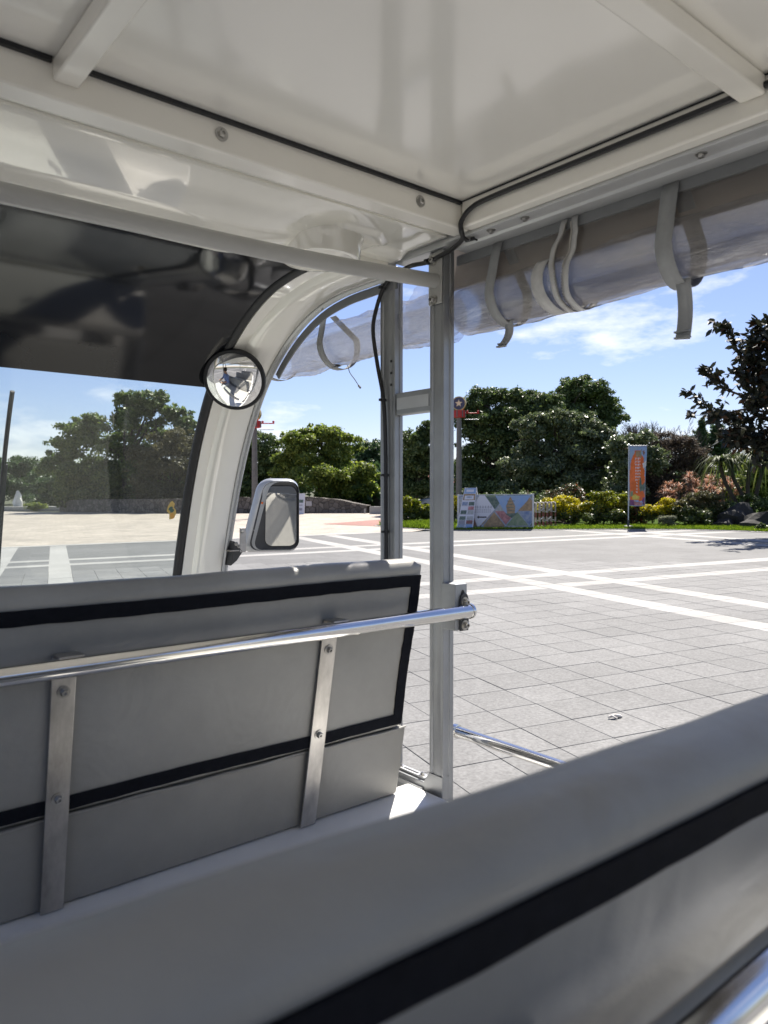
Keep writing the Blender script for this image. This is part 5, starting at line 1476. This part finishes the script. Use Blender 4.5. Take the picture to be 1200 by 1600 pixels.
def rubble(name, base):
    m = bpy.data.materials.new(name); m.use_nodes = True; t = m.node_tree; N = t.nodes; K = t.links.new; p = N['Principled BSDF']; p.inputs['Roughness'].default_value = .9
    g = N.new('ShaderNodeTexCoord'); v = N.new('ShaderNodeTexVoronoi'); v.inputs['Scale'].default_value = 3.2; K(g.outputs['Object'], v.inputs['Vector'])
    v2 = N.new('ShaderNodeTexVoronoi'); v2.feature = 'DISTANCE_TO_EDGE'; v2.inputs['Scale'].default_value = 3.2; K(g.outputs['Object'], v2.inputs['Vector'])
    r = N.new('ShaderNodeValToRGB'); r.color_ramp.elements[0].color = (*[c * .55 for c in base], 1); r.color_ramp.elements[1].color = (*[c * 1.5 for c in base], 1); K(v.outputs['Color'], r.inputs['Fac'])
    e = N.new('ShaderNodeValToRGB'); e.color_ramp.elements[0].color = (.25, .25, .25, 1); e.color_ramp.elements[1].position = .08; K(v2.outputs['Distance'], e.inputs['Fac'])
    x = N.new('ShaderNodeVectorMath'); x.operation = 'MULTIPLY'; K(r.outputs['Color'], x.inputs[0]); K(e.outputs['Color'], x.inputs[1]); K(x.outputs[0], p.inputs['Base Color'])
    bn = N.new('ShaderNodeBump'); bn.inputs['Strength'].default_value = .8; bn.inputs['Distance'].default_value = .08; K(v2.outputs['Distance'], bn.inputs['Height']); K(bn.outputs['Normal'], p.inputs['Normal'])
    return m
M_wall = rubble('rubble_stone', (.14, .125, .11))
wall('stone_wall', 'long dark rubble wall across the back of the beige plaza', [gp(98, 55), gp(160, 51.5), gp(230, 48.8), gp(320, 47.3), gp(400, 46.6), gp(470, 45.6), gp(530, 44.7), gp(577, 43.8)], [.85, .9, .92, .95, .98, 1.0, .82, .45], .5, M_wall)
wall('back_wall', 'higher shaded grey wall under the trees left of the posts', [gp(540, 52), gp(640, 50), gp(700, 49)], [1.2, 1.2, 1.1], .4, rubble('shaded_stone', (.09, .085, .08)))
mb = MB(); FM, W = frame(gp(577, 42.3), gp(622, 41.3)); mb.M = FM; mb.box(0, W, 0, .5, -.05, .42)
o = build('planter_block', mb, S_white, None, bevel=.02, loc=gp(577, 42.3)); tag(o, 'low white stone block at the right end of the rubble wall', 'planter')
mb = MB(); q = gp(570, 43.0); mb.lathe([(.05, -.05), (.05, .22), (.035, .27), (0, .28)], q, (0, 0, 1), 12); tag(build('marker_post', mb, S_white, None, smooth=50, loc=q), 'tiny white marker post beside the low white block', 'post')

# information stand by the wall
FM, W = frame(gp(452, 43.4), gp(475, 43.2)); root = empty('information_stand', gp(463, 43.3), 'leaning pale information board right of the door mirror', 'sign')
mb = MB(FM); mb.add([(0, 0, 0), (W, 0, 0), (W * .95, .3, 1.2), (W * .05, .3, 1.2), (0, .05, 0), (W, .05, 0), (W * .95, .35, 1.2), (W * .05, .35, 1.2)], [(0, 1, 2, 3), (7, 6, 5, 4), (0, 4, 5, 1), (1, 5, 6, 2), (2, 6, 7, 3), (3, 7, 4, 0)]); build('board', mb, PAL['white'], root)
mb = MB(FM)
def iq(x0, x1, t0, t1, k): mb.add([(x0 * W, .3 * t0 - .006, 1.2 * t0), (x1 * W, .3 * t0 - .006, 1.2 * t0), (x1 * W, .3 * t1 - .006, 1.2 * t1), (x0 * W, .3 * t1 - .006, 1.2 * t1)], [(0, 1, 2, 3)], PI[k])
iq(.12, .88, .55, .70, 'dark'); iq(.15, .85, .42, .46, 'grey'); iq(.15, .5, .30, .34, 'grey'); iq(.55, .85, .18, .30, 'grey'); iq(.15, .45, .18, .26, 'bird')
build('printed_panels', mb, PM, root, fix=False)
mb = MB(FM); mb.tube([(W * .5, .33, 1.05), (W * .5, .75, 0)], .025, 6); build('prop_leg', mb, M['alu_light'], root)
mb = MB(); FM, W = frame(gp(478, 44.4), gp(487, 44.4)); mb.M = FM; mb.box(0, W, -.03, 0, .45, .72); o = build('wall_plaque', mb, PAL['grey'], None, loc=gp(478, 44.4)); tag(o, 'small grey plaque on the rubble wall', 'plaque')

# steps and a white shrouded figure-like marker at the far left
FM, W = frame(gp(-40, 60), gp(106, 57)); mb = MB(FM); mb.box(0, W, 0, 3.5, -.1, .16); mb.box(0, W * .92, .45, 3.5, .16, .32)
o = build('stone_steps', mb, S_white, None, bevel=.01, loc=gp(-40, 60)); tag(o, 'low pale stone steps at the far left of the plaza', 'steps')
q = gp(28, 62); mb = MB(); mb.lathe([(.30, 0), (.34, .35), (.22, .7), (.20, .9), (.10, 1.1), (.05, 1.25), (0, 1.3)], q + Vector((0, 0, .3)), (0, 0, 1), 14)
for k, v in enumerate(mb.v): mb.v[k] = v + Vector((math.sin(v.z * 9 + k * 2.1) * .08, math.cos(k * 1.7) * .08, 0))
tag(build('white_flag', mb, mat('white_cloth', (.7, .7, .66), .8, var=.2, vscale=5), None, smooth=70, loc=q), 'furled white cloth standing on the steps at the far left', 'flag')

# small red-roofed kiosk and a parked car glimpsed between the posts
FM, W = frame(gp(641, 46), gp(690, 45)); root = empty('kiosk', gp(660, 46), 'small kiosk with red tiled roof glimpsed between the posts', 'building')
mb = MB(FM); mb.box(.2, W - .2, .2, 2.2, 0, 1.75); build('wall', mb, mat('kiosk_wall', (.42, .36, .3), .8, var=.2), root)
mb = MB(FM); mb.add([(-.1, -.1, 1.75), (W + .1, -.1, 1.75), (W + .1, 2.5, 1.75), (-.1, 2.5, 1.75), (.5, 1.2, 2.5), (W - .5, 1.2, 2.5)], [(0, 1, 5, 4), (1, 2, 5), (2, 3, 4, 5), (3, 0, 4), (3, 2, 1, 0)])
build('roof', mb, mat('red_roof_tiles', (.40, .11, .07), .7, var=.3, vscale=5, bump=.4, bscale=12), root)
mb = MB(FM); mb.box(.5, 1.0, .19, .2, .9, 1.4); build('window', mb, M['band'], root)
FM, W = frame(gp(652, 40.5), gp(720, 39.5)); root = empty('parked_car', gp(680, 40), 'blue-grey parked car half hidden behind the lime shrub', 'car')
M_car = mat('car_paint', (.18, .23, .30), .25, .3, coat=.6)
mb = MB(FM); s = [(0, .35), (0, .75), (.25, .85), (W * .28, .9), (W * .42, 1.28), (W * .78, 1.3), (W * .95, .95), (W, .85), (W, .35)]
mb.prism([(x, 0, z) for x, z in s], (0, 1.6, 0)); cb = build('body', mb, M_car, root, bevel=.06, seg=3)
mb = MB(FM); mb.prism([(W * .33, -.004, .92), (W * .43, -.004, 1.2), (W * .76, -.004, 1.22), (W * .88, -.004, .95)], (0, 1.608, 0)); build('side_window', mb, M['band'], root)
for x in (W * .2, W * .8):
    for y in (-.02, 1.45):
        mb = MB(FM); mb.lathe([(.18, 0), (.3, .01), (.32, .05), (.32, .13), (.3, .17), (.18, .17)], (x, y, .32), (0, 1, 0), 20); build('wheel', mb, M['tyre'], root, smooth=40)

# ================================================================ the driver (seen in the round mirror)
def person(name, label, joints, edges, radii, loc, shirt, trousers, skin, zone):
    me = bpy.data.meshes.new(name); me.from_pydata([Vector(j) for j in joints], edges, [])
    o = bpy.data.objects.new(name, me); COL.objects.link(o)
    sk = o.modifiers.new('skin', 'SKIN')
    for i, r in enumerate(radii): me.skin_vertices[0].data[i].radius = (r, r)
    me.skin_vertices[0].data[0].use_root = True
    o.modifiers.new('sub', 'SUBSURF').levels = 2
    o.modifiers['sub'].render_levels = 2
    dg = bpy.context.evaluated_depsgraph_get(); dg.update()
    m2 = bpy.data.meshes.new_from_object(o.evaluated_get(dg)); o.modifiers.clear(); o.data = m2
    m2.materials.clear()
    for m in (skin, shirt, trousers): m2.materials.append(m)
    for p in m2.polygons: p.material_index = zone(p.center); p.use_smooth = True
    WL[o.name] = Vector(loc); o.location = loc
    return tag(o, label, 'person')
M_skin = mat('skin', (.36, .21, .14), .5, var=.1, vscale=20)
M_shirt = mat('floral_shirt', (.05, .09, .26), .8, var=.9, vscale=26, admix=(.30, .36, .48))
M_trs = mat('pale_trousers', (.45, .46, .46), .8, var=.1)
j = [(0, 0, 0), (0, .01, .16), (0, .0, .34), (0, -.02, .47), (0, -.01, .55), (0, .01, .63), (0, .015, .72),
     (.17, 0, .44), (.24, .12, .24), (.15, .33, .22), (.12, .40, .24), (-.17, 0, .44), (-.24, .12, .24), (-.15, .33, .22), (-.12, .40, .24),
     (.09, .06, -.02), (.11, .42, .0), (.11, .48, -.36), (.11, .60, -.39), (-.09, .06, -.02), (-.11, .42, .0), (-.11, .48, -.36), (-.11, .60, -.39)]
e = [(0, 1), (1, 2), (2, 3), (3, 4), (4, 5), (5, 6), (3, 7), (7, 8), (8, 9), (9, 10), (3, 11), (11, 12), (12, 13), (13, 14), (0, 15), (15, 16), (16, 17), (17, 18), (0, 19), (19, 20), (20, 21), (21, 22)]
rd = [.14, .135, .15, .11, .055, .085, .07, .065, .05, .036, .035, .065, .05, .036, .035, .095, .07, .045, .04, .095, .07, .045, .04]
def zone(c):
    if c.z > .52: return 0
    if c.z > -.02 and c.y < .16 and (c.z > .06 or abs(c.x) < .12) and c.z > .02: return 1
    if c.z > .10: return 0
    return 2
drv = person('person', 'driver in a blue floral shirt and pale trousers seated at the wheel', j, e, rd, (.02, 1.50, H - .46), M_shirt, M_trs, M_skin, zone)
mb = MB(Matrix.Translation((.02, 1.50, H - .46))); mb.lathe([(.0, .105), (.05, .10), (.082, .06), (.092, .0), (.088, -.05), (.075, -.07)], (0, -.012, .70), (0, -.25, 1), 20)
build('hair', mb, mat('hair_dark', (.02, .017, .015), .6), drv, smooth=70)
